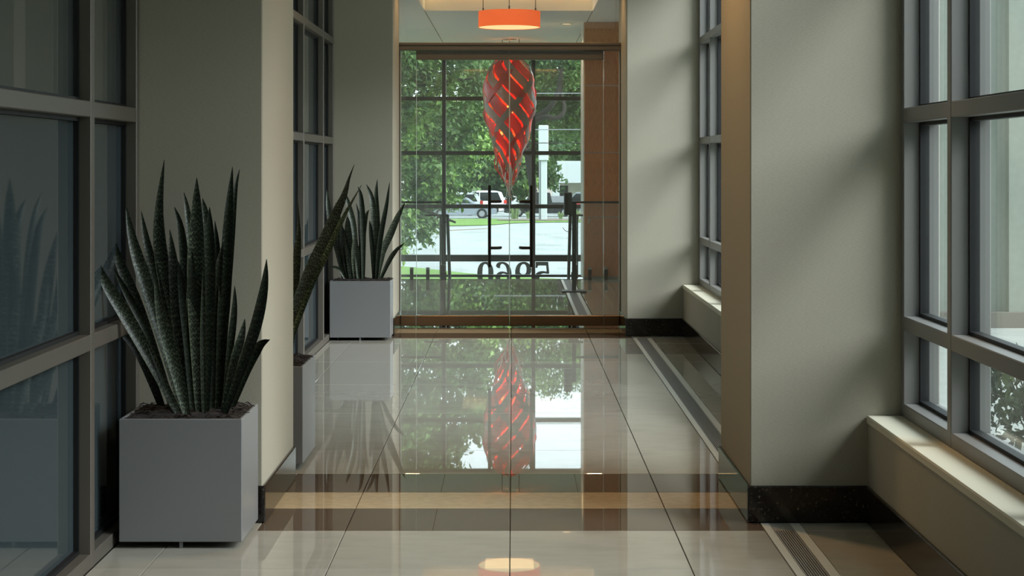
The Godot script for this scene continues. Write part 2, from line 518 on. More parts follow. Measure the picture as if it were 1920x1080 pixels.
func window_wall(num: int, d0: float, d1: float, s: int, label: String) -> void:
	var w := put(Node3D.new(), "window_%d" % num)
	tag(w, label, "window", "", "structure")
	var face := LWIN if s < 0 else RWIN
	var gx := -1.478 if s < 0 else 1.552       # glass
	var back := -1.53 if s < 0 else 1.605
	var fm: Material = M.bronze_frame if s < 0 else M.window_frame
	var lo := 0.0 if s < 0 else 0.407
	var cuts := bay_cuts(d0, d1)
	var mw := 0.05
	var ys := [lo, 0.76, 1.545, 2.335, CEIL]
	var bars := []
	for k in cuts.size():
		var c: float = cuts[k]
		var a := c - mw * 0.5; var b := c + mw * 0.5
		if k == 0: a = c; b = c + mw
		if k == cuts.size() - 1: b = c; a = c - mw
		bars.append([a, b])
		obj("mullion", bx(minf(face, back), maxf(face, back), lo, CEIL, a, b, 0.003), fm, w)
	for k in ys.size():
		var y: float = ys[k]
		var a := y - 0.027; var b := y + 0.027
		if k == 0: a = lo; b = lo + 0.05
		if k == ys.size() - 1: a = CEIL - 0.05; b = CEIL
		for j in bars.size() - 1:
			obj("transom", bx(minf(face + s * 0.001, back), maxf(face + s * 0.001, back), a, b, bars[j][1] - 0.002, bars[j + 1][0] + 0.002, 0.003), fm, w)
	for j in bars.size() - 1:
		for k in ys.size() - 1:
			var p0: float = bars[j][1]; var p1: float = bars[j + 1][0]
			var y0: float = ys[k] + (0.05 if k == 0 else 0.027); var y1: float = ys[k + 1] - (0.05 if k == ys.size() - 2 else 0.027)
			var frosted := s < 0 and y1 < 1.6
			var pane := obj("pane", bx(gx - 0.004, gx + 0.004, y0, y1, p0, p1), M.film_glass if frosted else M.clear_glass, w)
			var gs := ST()
			var e := 0.013
			var x0 := minf(gx - s * 0.022, gx + s * 0.012); var x1 := maxf(gx - s * 0.022, gx + s * 0.012)
			abx(gs, x0, x1, y0, y0 + e, p0, p1)
			abx(gs, x0, x1, y1 - e, y1, p0, p1)
			abx(gs, x0, x1, y0 + e, y1 - e, p0, p0 + e)
			abx(gs, x0, x1, y0 + e, y1 - e, p1 - e, p1)
			obj("gasket", gs, M.gasket, pane)

# ------------------------------------------------------------------ frameless glass doors at the end of the corridor
func glass_doors() -> void:
	var d0 := 14.262; var d1 := 14.274
	var hd := struct("trim_header", bx(LEFT, RIGHT, 2.31, 2.375, 14.22, 14.33, 0.004), M.bronze_frame, "bronze metal header beam over the glass doors", "trim")
	obj("groove", bx(LEFT, RIGHT, 2.349, 2.353, 14.217, 14.221), M.gasket, hd)
	for k in 2:
		var x0: float = [-0.808, -0.028][k]; var x1: float = [-0.032, 0.755][k]
		var o := put(Node3D.new(), "door_%d" % (k + 1))
		tag(o, ["frameless glass door leaf with bronze rails, on the planter side of the pair", "frameless glass door leaf with bronze rails, on the wood panel side of the pair"][k], "door", "", "structure")
		obj("pane", bx(x0, x1, 0.09, 2.24, d0, d1), M.clear_glass, o)
		for e in [[x0 - 0.0015, x0 + 0.002], [x1 - 0.002, x1 + 0.0015]]:
			obj("glass_edge", bx(e[0], e[1], 0.097, 2.233, d0 - 0.001, d1 + 0.001), M.glass_edge, o)
		obj("bottom_rail", bx(x0, x1, 0.012, 0.097, 14.235, 14.30, 0.004), M.bronze_rail, o)
		obj("top_rail", bx(x0, x1, 2.233, 2.305, 14.235, 14.30, 0.004), M.bronze_frame, o)
		var hx: float = [-0.196, 0.151][k]
		var dir: float = [1.0, -1.0][k]
		var h := obj("pull_handle", ST_tube([V(hx, 0.505, 14.19), V(hx, 1.186, 14.19)], 0.0135, 12), M.handle_metal, o)
		for y in [0.664, 1.05]:
			obj("standoff", ST_tube([V(hx, y, 14.19), V(hx + dir * 0.065, y, 14.195), V(hx + dir * 0.088, y, 14.215), V(hx + dir * 0.092, y, 14.262)], 0.0125, 10), M.handle_metal, h)
	for k in 2:
		var x0: float = [LEFT + 0.012, 0.759][k]; var x1: float = [-0.812, RIGHT - 0.012][k]
		var o := put(Node3D.new(), "window_%d" % (6 + k))
		tag(o, ["narrow fixed glass sidelight between the doors and the planter side pier", "narrow fixed glass sidelight between the doors and the wood panel side pier"][k], "sidelight", "", "structure")
		obj("pane", bx(x0, x1, 0.09, 2.309, d0, d1), M.clear_glass, o)
		obj("bottom_rail", bx(x0, x1, 0.012, 0.097, 14.235, 14.30, 0.004), M.bronze_rail, o)
		var ex: float = x0 if k == 0 else x1
		obj("glass_edge", bx(ex - 0.003, ex + 0.003, 0.097, 2.309, d0 - 0.001, d1 + 0.001), M.glass_edge, o)
	for k in 2:
		struct("trim_jamb", bx([LEFT, RIGHT - 0.011][k], [LEFT + 0.011, RIGHT][k], 0.0, 2.31, 14.24, 14.30, 0.002), M.bronze_frame, ["slim bronze jamb channel on the planter side of the glass doors", "slim bronze jamb channel on the wood panel side of the glass doors"][k], "trim")
	var tp := put(Node3D.new(), "window_8")
	tag(tp, "clear glass transom pane over the bronze door header", "transom window", "", "structure")
	obj("pane", bx(LEFT, RIGHT, 2.372, CEIL, d0, d1), M.clear_glass, tp)

func ST_tube(pts: Array, r, sides := 10) -> SurfaceTool:
	var st := ST()
	tube(st, pts, r, sides)
	return st

# ------------------------------------------------------------------ the lobby beyond
func lobby() -> void:
	var fl := struct("floor_lobby", bx(-4.0, 2.8, -0.3, -0.012, 14.52, 20.15), M.grout, "polished tile floor of the lobby ending at the edge above the stairs", "floor")
	var g := 0.0015
	var xs := [-4.0, -3.677, -3.066, -2.455, -1.844, -1.233, -0.622, -0.011, 0.55, 0.72, 1.21, 1.821, 2.8]
	var d := 14.52
	while d < 20.1:
		var e := minf(d + 1.21, 20.15)
		for c in xs.size() - 1:
			if c == 8: continue
			obj("tile", bx(xs[c] + g, xs[c + 1] - g, -0.012, 0.0, d + g, e - g, 0.0012), M.polished_tile if rng.randf() < 0.6 else M.polished_tile_pale, fl)
		d = e
	grating([0.56, 14.53, 20.1], "steel floor grille crossing the lobby behind the glass doors")
	struct("trim_nosing", bx(-4.0, 2.8, -0.06, 0.003, 20.15, 20.19, 0.004), M.black_metal, "dark metal nosing along the lobby floor edge", "trim")
	struct("wall_lobby", bx(-4.2, -4.0, -1.2, 0.1, 14.25, 24.5), M.ceiling_paint, "low pale lobby wall under the side glazing on the tree side", "wall")
	struct("wall_lobby", bx(-4.2, -4.0, 0.1, 3.5, 14.25, 15.2), M.ceiling_paint, "pale lobby wall beside the side glazing on the tree side", "wall")
	struct("wall_lobby", bx(-4.2, -4.0, CEIL, 3.5, 15.2, 24.5), M.ceiling_paint, "pale wall over the lobby side glazing", "wall")
	var sw := put(Node3D.new(), "window_10")
	tag(sw, "tall side glazing of the lobby with dark bronze mullions on the tree side", "window", "", "structure")
	for k in 9:
		var d0 := 15.2 + 1.15 * k
		obj("mullion", bx(-4.16, -4.04, 0.1, CEIL, d0, d0 + 0.054, 0.003), M.front_frame, sw)
		if k < 8: obj("pane", bx(-4.105, -4.095, 0.1, CEIL, d0 + 0.054, d0 + 1.15), M.clear_glass, sw)
	struct("wall_lobby_side", bx(2.8, 3.0, -1.2, 3.5, 14.5, 24.5), M.ceiling_paint, "plain pale lobby wall behind the wood panelling", "wall")
	struct("wall_lobby_front", bx(-4.2, -1.0, 0, CEIL, 14.25, 14.52), M.wall_covering, "lobby wall beside the glass doors on the planter side", "wall")
	struct("wall_lobby_front", bx(RIGHT, 1.62, 0, CEIL, 14.25, 14.52), M.wall_covering, "lobby wall return beside the glass doors on the window side", "wall")
	# ceiling with a lit recess
	var rx0 := -0.967; var rx1 := 0.871; var r0 := 15.6; var r1 := 18.68
	var cst := ST()
	abx(cst, -4.0, rx0, CEIL, 3.5, 14.25, 24.5)
	abx(cst, rx1, 3.0, CEIL, 3.5, 14.25, 24.5)
	abx(cst, rx0, rx1, CEIL, 3.5, 14.25, r0)
	abx(cst, rx0, rx1, CEIL, 3.5, r1, 24.5)
	abx(cst, rx0, rx1, 3.36, 3.5, r0, r1)
	var ce := struct("ceiling_lobby", cst, M.ceiling_paint, "grey-white lobby ceiling with a warm lit rectangular recess", "ceiling")
	for x in [rx0, rx1]:
		obj("control_joint", bx(x - 0.004, x + 0.004, CEIL - 0.002, CEIL + 0.001, r1, 24.4), M.plinth, ce)
	# wood panelled wall on the far right
	var wp := struct("wall_wood", bx(0.86, 2.8, 0.0, CEIL, 20.18, 20.9), M.front_frame, "dark walnut panelled wall with thin metal joints beside the front window", "wall")
	var ys := [0.03, 0.735, 0.905, 1.50, 2.29, CEIL]
	var wx := [0.842, 1.32, 2.0, 2.8]
	for i in ys.size() - 1:
		for j in 3:
			obj("panel", bx(wx[j] + 0.002, wx[j + 1] - 0.002, ys[i] + 0.005, ys[i + 1] - 0.005, 20.15, 20.182, 0.002), M.wood_panel, wp)
	for y in [0.735, 0.905, 1.50, 2.29]:
		obj("joint_strip", bx(0.842, 2.8, y - 0.0045, y + 0.0045, 20.152, 20.175), M.steel, wp)
	obj("end_panel", bx(0.83, 0.86, 0.0, CEIL, 20.18, 20.93, 0.003), M.grate_frame, wp)
	obj("skirting_strip", bx(0.842, 2.8, 0.0, 0.03, 20.135, 20.18), M.steel, wp)
	# lower entrance level and the steps down to it
	struct("floor_entry", bx(-4.0, 2.8, -1.15, -0.95, 20.15, 24.45), M.polished_tile, "lower polished floor inside the front window", "floor")
	struct("wall_step_face", bx(-4.0, 2.8, -0.95, -0.06, 20.08, 20.15), M.wall_covering, "face of the raised lobby floor above the lower entrance", "wall")
	var stp := ST()
	for k in 5: abx(stp, -0.83, 0.74, -0.95, -0.16 - 0.158 * k, 20.16 + 0.3 * k, 20.46 + 0.3 * k, 0.006)
	struct("floor_steps", stp, M.polished_tile, "stone steps leading down from the lobby to the front window", "stairs")

func front_window() -> void:
	var w := put(Node3D.new(), "window_9")
	tag(w, "large front window with dark bronze grid facing trees and parked cars", "window", "", "structure")
	var xs := [-3.541, -2.264, -0.987, 0.29, 1.567, 2.8]
	var ys := [-0.95, -0.235, 0.018, 0.758, 1.52, 2.298, CEIL]
	var th := [0.05, 0.016, 0.046, 0.029, 0.029, 0.029, 0.04]
	for x in xs:
		obj("mullion", bx(x - 0.027, x + 0.027, -0.95, CEIL, 24.36, 24.48, 0.003), M.front_frame, w)
	for k in ys.size():
		obj("transom", bx(-4.0, 2.8, ys[k] - th[k], ys[k] + th[k], 24.365, 24.475, 0.003), M.front_frame if k != 1 else M.black_metal, w)
	var e := [-4.0] + xs
	for i in e.size() - 1:
		for k in ys.size() - 1:
			obj("pane", bx(e[i] + 0.02, e[i + 1] - 0.02, ys[k] + th[k] - 0.005, ys[k + 1] - th[k + 1] + 0.005, 24.42, 24.43), M.clear_glass, w)

# ------------------------------------------------------------------ lamps
func spot(parent: Node, at: Vector3, c: Color, e: float, angle := 50.0) -> void:
	var l := SpotLight3D.new()
	l.light_color = c; l.light_energy = e; l.spot_angle = angle; l.spot_angle_attenuation = 0.8
	l.spot_range = 20.0; l.spot_attenuation = 2.0; l.light_size = 0.05; l.shadow_enabled = true
	l.position = at; l.rotation_degrees = Vector3(-90, 0, 0)
	l.name = "lamp_light"
	parent.add_child(l, true)

func omni(parent: Node, at: Vector3, c: Color, e: float, size := 0.03) -> void:
	var l := OmniLight3D.new()
	l.light_color = c; l.light_energy = e; l.omni_range = 25.0; l.omni_attenuation = 2.0
	l.light_size = size; l.shadow_enabled = true
	l.position = at
	l.name = "lamp_light"
	parent.add_child(l, true)

func area(parent: Node, at: Vector3, rot: Vector3, size: Vector2, c: Color, e: float) -> void:
	var l := AreaLight3D.new()
	l.area_size = size; l.light_color = c; l.light_energy = e
	l.area_range = 25.0; l.area_attenuation = 2.0; l.shadow_enabled = true
	l.position = at; l.rotation_degrees = rot
	l.name = "lamp_light"
	parent.add_child(l, true)

func downlight(x: float, d: float, e: float, label: String) -> void:
	var t := thing("ceiling_downlight", V(x, CEIL, d), label, "downlight", "recessed ceiling downlights")
	var st := ST()
	lathe(st, [Vector2(0.075, 0.0), Vector2(0.072, -0.006), Vector2(0.055, -0.004), Vector2(0.05, -0.0015)], 24)
	obj("trim_ring", st, M.white_paint, t)
	var s2 := ST()
	lathe(s2, [Vector2(0.0, -0.0045), Vector2(0.052, -0.004), Vector2(0.052, -0.001)], 24)
	obj("lens", s2, M.downlight_lens, t)
	spot(t, Vector3(0, -0.02, 0), Color(1.0, 0.80, 0.55), e, 58.0)

func lamps() -> void:
	for a in [[-0.62, 6.93, 0.4, "on the planter side above the nearer dark floor band"], [0.5, 6.93, 2.0, "on the window side above the nearer dark floor band"], [-0.68, 13.95, 0.4, "above the glass doors on the planter side"], [-0.03, 13.95, 0.4, "above the middle of the glass doors"], [0.62, 13.95, 0.4, "above the glass doors on the window side"], [-0.4, 0.0, 0.6, "just above the viewer"]]:
		downlight(a[0], a[1], a[2], "small round ceiling downlight " + a[3])
	for d in [4.4, 10.6]:
		downlight(-2.9, d, 0.45, "small round ceiling downlight in the dim office, " + ("nearer the viewer" if d < 6.0 else "nearer the lobby"))
	downlight(0.64, 20.4, 0.8, "small round white-trimmed ceiling downlight in front of the wood panelling")
	# cove strips inside the lobby ceiling recess
	for k in 2:
		var t := thing("cove_light", V(-0.048, 3.15, [18.65, 15.63][k]), ["warm glowing strip along the far side of the lobby ceiling recess", "warm glowing strip along the near side of the lobby ceiling recess"][k], "cove light", "cove lights")
		obj("strip", bx(-0.9, 0.9, 0.02, 0.05, -0.018, 0.018, 0.003), M.cove_strip, t)
		area(t, Vector3(0, 0.05, 0.03 if k == 0 else -0.03), Vector3(90, 0, 0), Vector2(1.8, 0.03), Color(1.0, 0.83, 0.60), 0.7)
	# orange drum pendant
	var p := thing("drum_pendant", V(-0.0385, 2.77, 17.6), "orange drum pendant lamp with a glowing cream underside", "pendant lamp")
	var st := ST()
	lathe(st, [Vector2(0.319, 0.0), Vector2(0.319, 0.164)], 64)
	lathe(st, [Vector2(0.316, 0.0), Vector2(0.316, 0.164)], 64, Vector3.ZERO, true)
	lathe(st, [Vector2(0.316, 0.164), Vector2(0.319, 0.164)], 64)
	lathe(st, [Vector2(0.316, 0.0), Vector2(0.319, 0.0)], 64)
	obj("shade", st, M.orange_shade, p)
	var ds := ST()
	lathe(ds, [Vector2(0.0, 0.004), Vector2(0.314, 0.004), Vector2(0.314, 0.012), Vector2(0.0, 0.012)], 64)
	obj("diffuser", ds, M.lamp_diffuser, p)
	for a in [PI, 0.0, PI * 0.5]:
		obj("cable", ST_tube([Vector3(cos(a) * 0.27, 0.1, sin(a) * 0.27), Vector3(cos(a) * 0.27, 0.59, sin(a) * 0.27)], 0.004, 6), M.black_metal, p)
		var cf := ST()
		cylinder(cf, Vector3(cos(a) * 0.27, 0.18, sin(a) * 0.27), Vector3.UP, 0.009, 0.04, 10)
		obj("cable_fitting", cf, M.black_metal, p)
	area(p, Vector3(0, -0.01, 0), Vector3(-90, 0, 0), Vector2(0.5, 0.5), Color(1.0, 0.84, 0.6), 0.08)

# ------------------------------------------------------------------ planters with snake plants
func sword(path: Array, widths: Array, face: Vector3, twist: float, thick := 0.004) -> SurfaceTool:
	var n := 16
	var c := spline(path, n)
	var wv := []
	for w in widths: wv.append(Vector2(w, 0))
	var ws := spline(wv, n)
	var length := 0.0
	var F := []; var FN := []; var B := []; var BN := []; var U := []
	for i in n + 1:
		if i: length += (c[i] - c[i - 1]).length()
		var t: Vector3 = (c[mini(i + 1, n)] - c[maxi(i - 1, 0)]).normalized()
		var side := t.cross(face).normalized()
		var nn := side.cross(t).normalized()
		var a := twist * (float(i) / n - 0.4)
		var sd := side * cos(a) + nn * sin(a)
		nn = sd.cross(t).normalized()
		var hw := maxf(ws[i].x * 0.5, 0.0006)
		var f := []; var fn := []; var b := []; var bn := []; var u := []
		for k in 7:
			var x := (k - 3) / 3.0
			var cup := hw * 0.45 * x * x
			var th := thick * (1.0 - x * x) * 0.5
			f.append(c[i] + sd * x * hw + nn * (cup + th))
			b.append(c[i] + sd * x * hw + nn * (cup - th))
			fn.append((nn - sd * x * 0.75).normalized())
			bn.append((-nn + sd * x * 0.75).normalized())
			u.append(Vector2(x * 0.5 + 0.5, length * 1.9))
		F.append(f); FN.append(fn); B.append(b); BN.append(bn); U.append(u)
	var st := ST()
	grid(st, F, FN, U)
	grid(st, B, BN, U)
	return st

func pixel(px: float, py: float, d: float) -> Vector3:
	return V((px - 962.0) * d / 3200.0, 1.36 - (py - 308.0) * d / 3200.0, d)

func planter(x0: float, x1: float, d0: float, d1: float, label: String) -> Node3D:
	var t := thing("planter", V((x0 + x1) * 0.5, 0, (d0 + d1) * 0.5), label, "planter", "cube planters")
	var hx := (x1 - x0) * 0.5; var hd := (d1 - d0) * 0.5
	var top := 0.459; var bot := 0.024; var w := 0.012
	var st := ST()
	abx(st, -hx, hx, bot, top, -hd, -hd + w, 0.0025)
	abx(st, -hx, hx, bot, top, hd - w, hd, 0.0025)
	abx(st, -hx, -hx + w, bot, top, -hd + w * 0.7, hd - w * 0.7, 0.0025)
	abx(st, hx - w, hx, bot, top, -hd + w * 0.7, hd - w * 0.7, 0.0025)
	abx(st, -hx + w, hx - w, bot, bot + w, -hd + w, hd - w)
	obj("box", st, M.planter_metal, t)
	for p in [[0, -hd + 0.012], [0, hd - 0.03], [-hx + 0.05, 0], [hx - 0.05, 0]]:
		var f := ST()
		abx(f, p[0] - 0.006, p[0] + 0.006, 0.0005, bot, p[1], p[1] + 0.012)
		obj("foot", f, M.planter_metal, t)
	# fibrous mulch
	var n := 22
	var P := []; var N := []; var U := []
	var fn := FastNoiseLite.new()
	fn.seed = int(d0 * 100); fn.frequency = 14.0
	for i in n + 1:
		var pr := []; var nr := []; var ur := []
		for j in n + 1:
			var x := lerpf(-hx + w, hx - w, float(i) / n); var z := lerpf(-hd + w, hd - w, float(j) / n)
			var e := 1.0 - pow(maxf(absf(x / hx), absf(z / hd)), 6.0)
			pr.append(Vector3(x, 0.449 + 0.018 * e + 0.013 * fn.get_noise_2d(x, z), z))
			nr.append(Vector3(fn.get_noise_2d(x + 9, z), 1.0, fn.get_noise_2d(x, z + 9)).normalized())
			ur.append(Vector2(x, z))
		P.append(pr); N.append(nr); U.append(ur)
	var s := ST()
	grid(s, P, N, U)
	var so := obj("soil", s, M.soil, t)
	var fb := ST()
	for k in 170:
		var x := rng.randf_range(-hx + 0.015, hx - 0.01); var z := rng.randf_range(-hd + 0.015, hd - 0.01)
		var a := rng.randf() * TAU; var l := rng.randf_range(0.012, 0.03)
		var c := Vector3(x, 0.463, z)
		var q := Vector3(cos(a), 0, sin(a)) * l
		tube(fb, [c - q, c + Vector3(0, rng.randf_range(0.0, 0.012), 0), c + q], 0.0016, 3, false)
	stuff(obj("fibre", fb, M.soil, so))
	return t

func leaves(t: Node3D, list: Array, d: float, lo: float, hi: float, soil_y: float) -> void:
	for a in list:
		var dd: float = d + rng.randf_range(lo, hi)
		var pts := []
		var path: Array = a[0]
		for k in path.size():
			# leaves bow away from or towards the lens a little as they rise
			var f := 1.0 - float(k) / (path.size() - 1)
			pts.append(pixel(path[k][0], path[k][1], dd + f * f * a[3]) - t.position)
		pts.reverse()
		pts[0].y = minf(pts[0].y, soil_y)
		var w: float = a[1] * d / 3200.0
		var prof := [w * 0.5, w * 0.75, w * 0.95, w, w * 0.85, w * 0.5, 0.002]
		if a.size() > 5: 
			prof = []
			for x in a[5]: prof.append(x * d / 3200.0)
			prof.reverse()
		var face := Vector3(a[4], 0.12, 1.0).normalized()
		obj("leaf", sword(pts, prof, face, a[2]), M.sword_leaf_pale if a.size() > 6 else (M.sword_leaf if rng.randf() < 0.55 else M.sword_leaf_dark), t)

func planters() -> void:
	var p1 := planter(-1.394, -0.959, 6.035, 6.42, "silver-grey cube planter of tall snake plants, the largest and nearest of the three")
	leaves(p1, [
		[[[308, 300], [299, 400], [303, 480], [322, 600], [348, 785]], 26, 0.5, 0.02, 0.1],
		[[[369, 333], [370, 410], [369, 520], [372, 640], [377, 785]], 34, 0.2, -0.03, 0.0],
		[[[436, 313], [430, 400], [425, 520], [418, 640], [410, 785]], 25, -0.4, 0.03, -0.2],
		[[[449, 318], [441, 360], [432, 480], [420, 640], [413, 785]], 12, 0.3, 0.05, 0.3],
		[[[265, 396], [274, 450], [290, 520], [318, 640], [348, 785]], 20, 0.6, 0.05, 0.5],
		[[[236, 385], [250, 455], [272, 530], [305, 640], [346, 785]], 26, 0.5, 0.04, 0.4],
		[[[176, 474], [196, 525], [235, 590], [285, 680], [338, 785]], 25, 0.4, -0.05, 0.3],
		[[[213, 503], [238, 550], [275, 625], [330, 785]], 15, 0.4, 0.04, 0.2],
		[[[180, 590], [215, 607], [262, 660], [312, 785]], 22, -0.3, -0.06, 0.2],
		[[[500, 486], [496, 540], [482, 610], [455, 690], [420, 785]], 23, -0.5, -0.04, -0.3],
		[[[506, 637], [486, 650], [462, 690], [425, 785]], 22, 0.4, -0.05, 0.2],
		[[[459, 598], [453, 635], [440, 680], [416, 785]], 18, -0.4, 0.03, -0.3],
		[[[345, 361], [352, 400], [360, 480], [370, 620], [377, 785]], 16, 0.5, 0.05, 0.4],
		[[[327, 388], [340, 430], [350, 520], [360, 640], [366, 785]], 19, -0.5, 0.03, -0.2],
		[[[393, 388], [394, 450], [391, 560], [387, 660], [385, 785]], 26, 0.3, -0.02, 0.1],
		[[[403, 414], [407, 480], [403, 580], [396, 680], [391, 785]], 22, -0.4, 0.02, -0.1],
		[[[335, 490], [342, 545], [352, 640], [362, 785]], 18, 0.3, -0.04, 0.2],
		[[[440, 536], [439, 590], [428, 680], [413, 785]], 14, -0.3, -0.03, 0.0],
		[[[418, 455], [408, 520], [400, 620], [396, 785]], 20, 0.5, -0.05, 0.3],
		[[[380, 372], [388, 430], [384, 560], [380, 785]], 22, 0.6, 0.06, 0.3],
		[[[318, 430], [328, 520], [340, 640], [356, 785]], 26, -0.4, 0.05, 0.0],
		[[[290, 520], [305, 600], [330, 690], [352, 785]], 24, 0.2, -0.02, 0.1],
		[[[205, 430], [228, 500], [268, 600], [330, 785]], 22, 0.2, 0.06, 0.2],
		[[[360, 470], [362, 560], [368, 660], [372, 785]], 28, 0.0, -0.07, 0.0]], 6.22, -0.09, 0.1, 0.45)
	var p2 := planter(-1.414, -0.945, 13.15, 13.45, "silver-grey cube planter of snake plants against the pier beside the glass doors")
	leaves(p2, [
		[[[707.5, 336], [705.5, 367], [707, 420], [705, 470], [703, 530]], 12, 0.3, 0.03, 0.0],
		[[[730.5, 341], [725, 384], [716, 433], [710, 480], [706, 530]], 10, -0.4, -0.04, -0.2],
		[[[760, 379], [747, 404], [731, 440], [716, 475], [706, 530]], 14, 0.6, -0.1, 0.3],
		[[[759, 455], [742, 470], [728, 492], [711, 530]], 9, -0.4, -0.08, 0.2],
		[[[687, 345.5], [698, 375], [701, 433], [702, 530]], 11, 0.4, 0.05, 0.2],
		[[[671, 350], [676.5, 367], [680, 411], [681, 460], [681, 530]], 11, 0.2, 0.0, 0.1],
		[[[668, 381], [673, 411], [677, 470], [679, 530]], 8, 0.4, 0.05, 0.3],
		[[[692, 393], [686, 409], [682, 455], [682, 530]], 9, -0.6, -0.05, -0.3],
		[[[693, 413], [695.5, 433], [699, 478], [701, 530]], 9, 0.3, -0.03, 0.0],
		[[[613, 355], [617, 400], [629, 455], [646, 530]], 13, 0.3, 0.05, 0.3],
		[[[649, 364], [655, 389], [664, 433], [672, 530]], 11, 0.4, 0.04, 0.2],
		[[[651, 405], [655, 450], [660, 530]], 17, -0.2, -0.04, 0.0],
		[[[629, 380], [638, 440], [652, 530]], 15, 0.2, 0.04, 0.2],
		[[[640, 420], [648, 470], [658, 530]], 18, 0.2, -0.05, 0.1],
		[[[665, 440], [667, 480], [669, 530]], 16, -0.2, -0.06, 0.0],
		[[[676, 455], [675, 490], [676, 530]], 14, 0.2, -0.07, 0.0],
		[[[617, 502], [628, 501], [640, 509], [650, 530]], 6, 0.2, 0.02, 0.0],
		[[[724, 452], [718, 480], [706, 530]], 7, 0.3, 0.02, 0.0]], 13.3, -0.05, 0.06, 0.45)
	var p3 := planter(-1.37, -0.937, 7.6, 8.08, "silver-grey cube planter half hidden behind the nearer pier, a broad leaf leaning out")
	leaves(p3, [
		[[[664, 309], [654, 335], [645, 365], [629, 400], [604, 458], [581, 505], [556, 565], [535, 620], [500, 690]], 26, 0.5, -0.25, 0.5, [1, 5, 12, 19, 25, 24, 20, 16, 12]],
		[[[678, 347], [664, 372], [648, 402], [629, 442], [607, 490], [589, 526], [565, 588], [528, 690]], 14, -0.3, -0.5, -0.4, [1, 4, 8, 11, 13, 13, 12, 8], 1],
		[[[557, 366], [560, 410], [560, 440], [557, 480], [553, 540], [550, 600], [542, 690]], 16, 0.3, 0.0, 0.1, [1, 4, 9, 15, 15, 12, 8]],
		[[[500, 400], [505, 480], [510, 580], [512, 690]], 20, 0.3, 0.05, 0.0],
		[[[470, 380], [480, 480], [492, 580], [500, 690]], 22, 0.3, 0.05, 0.0],
		[[[440, 440], [455, 540], [480, 690]], 20, 0.3, 0.05, 0.0],
		[[[520, 450], [518, 560], [520, 690]], 18, -0.3, 0.0, 0.0]], 7.85, -0.06, 0.06, 0.45)

# ------------------------------------------------------------------ the woven teardrop chandelier
func drop_r(y: float) -> float:      # radius at height y above the tip
	var k := [[0.0, 0.02], [0.08, 0.04], [0.18, 0.075], [0.31, 0.122], [0.49, 0.18], [0.68, 0.235], [0.82, 0.285], [1.02, 0.33], [1.2, 0.352], [1.34, 0.348], [1.48, 0.332], [1.6, 0.295], [1.7, 0.24], [1.77, 0.17], [1.82, 0.07]]
	for i in k.size() - 1:
		if y <= k[i + 1][0]:
			return lerpf(k[i][1], k[i + 1][1], (y - k[i][0]) / (k[i + 1][0] - k[i][0]))
	return 0.06

func band(theta: float, dir: float, width: float, off: float, y0: float, y1: float, turn: float, weave := 0.012) -> SurfaceTool:
	var n := 44
	var st := ST()
	var P := []; var N := []; var Q := []; var NQ := []; var U := []
	for i in n + 1:
		var y := lerpf(y1, y0, float(i) / n)
		var a := theta + dir * turn * (1.82 - y) / 1.82
		var wv := weave * sin(i * 0.9 + theta * 3.0)
		var p := []; var q := []; var nn := []; var nq := []; var u := []
		var w := width * clampf(drop_r(y) / 0.34, 0.16, 1.0)
		for k in 5:
			var s := (k - 2) / 2.0 * w * 0.5
			# step along the surface at right angles to the band
			var yy := clampf(y + dir * s * 0.62, 0.0, 1.82)
			var r := drop_r(yy) + off + wv
			var b := a + s * 0.78 / maxf(r, 0.05) 
			var o := Vector3(sin(b), 0, cos(b))
			p.append(o * r + Vector3(0, yy, 0)); q.append(o * (r - 0.004) + Vector3(0, yy, 0))
			var slope := (drop_r(yy + 0.04) - drop_r(maxf(yy - 0.04, 0.0))) / 0.08
			var m := (o - Vector3(0, slope, 0)).normalized()
			nn.append(m); nq.append(-m); u.append(Vector2(k / 4.0, y))
		P.append(p); Q.append(q); N.append(nn); NQ.append(nq); U.append(u)
	grid(st, P, N, U)
	grid(st, Q, NQ, U)
	return st

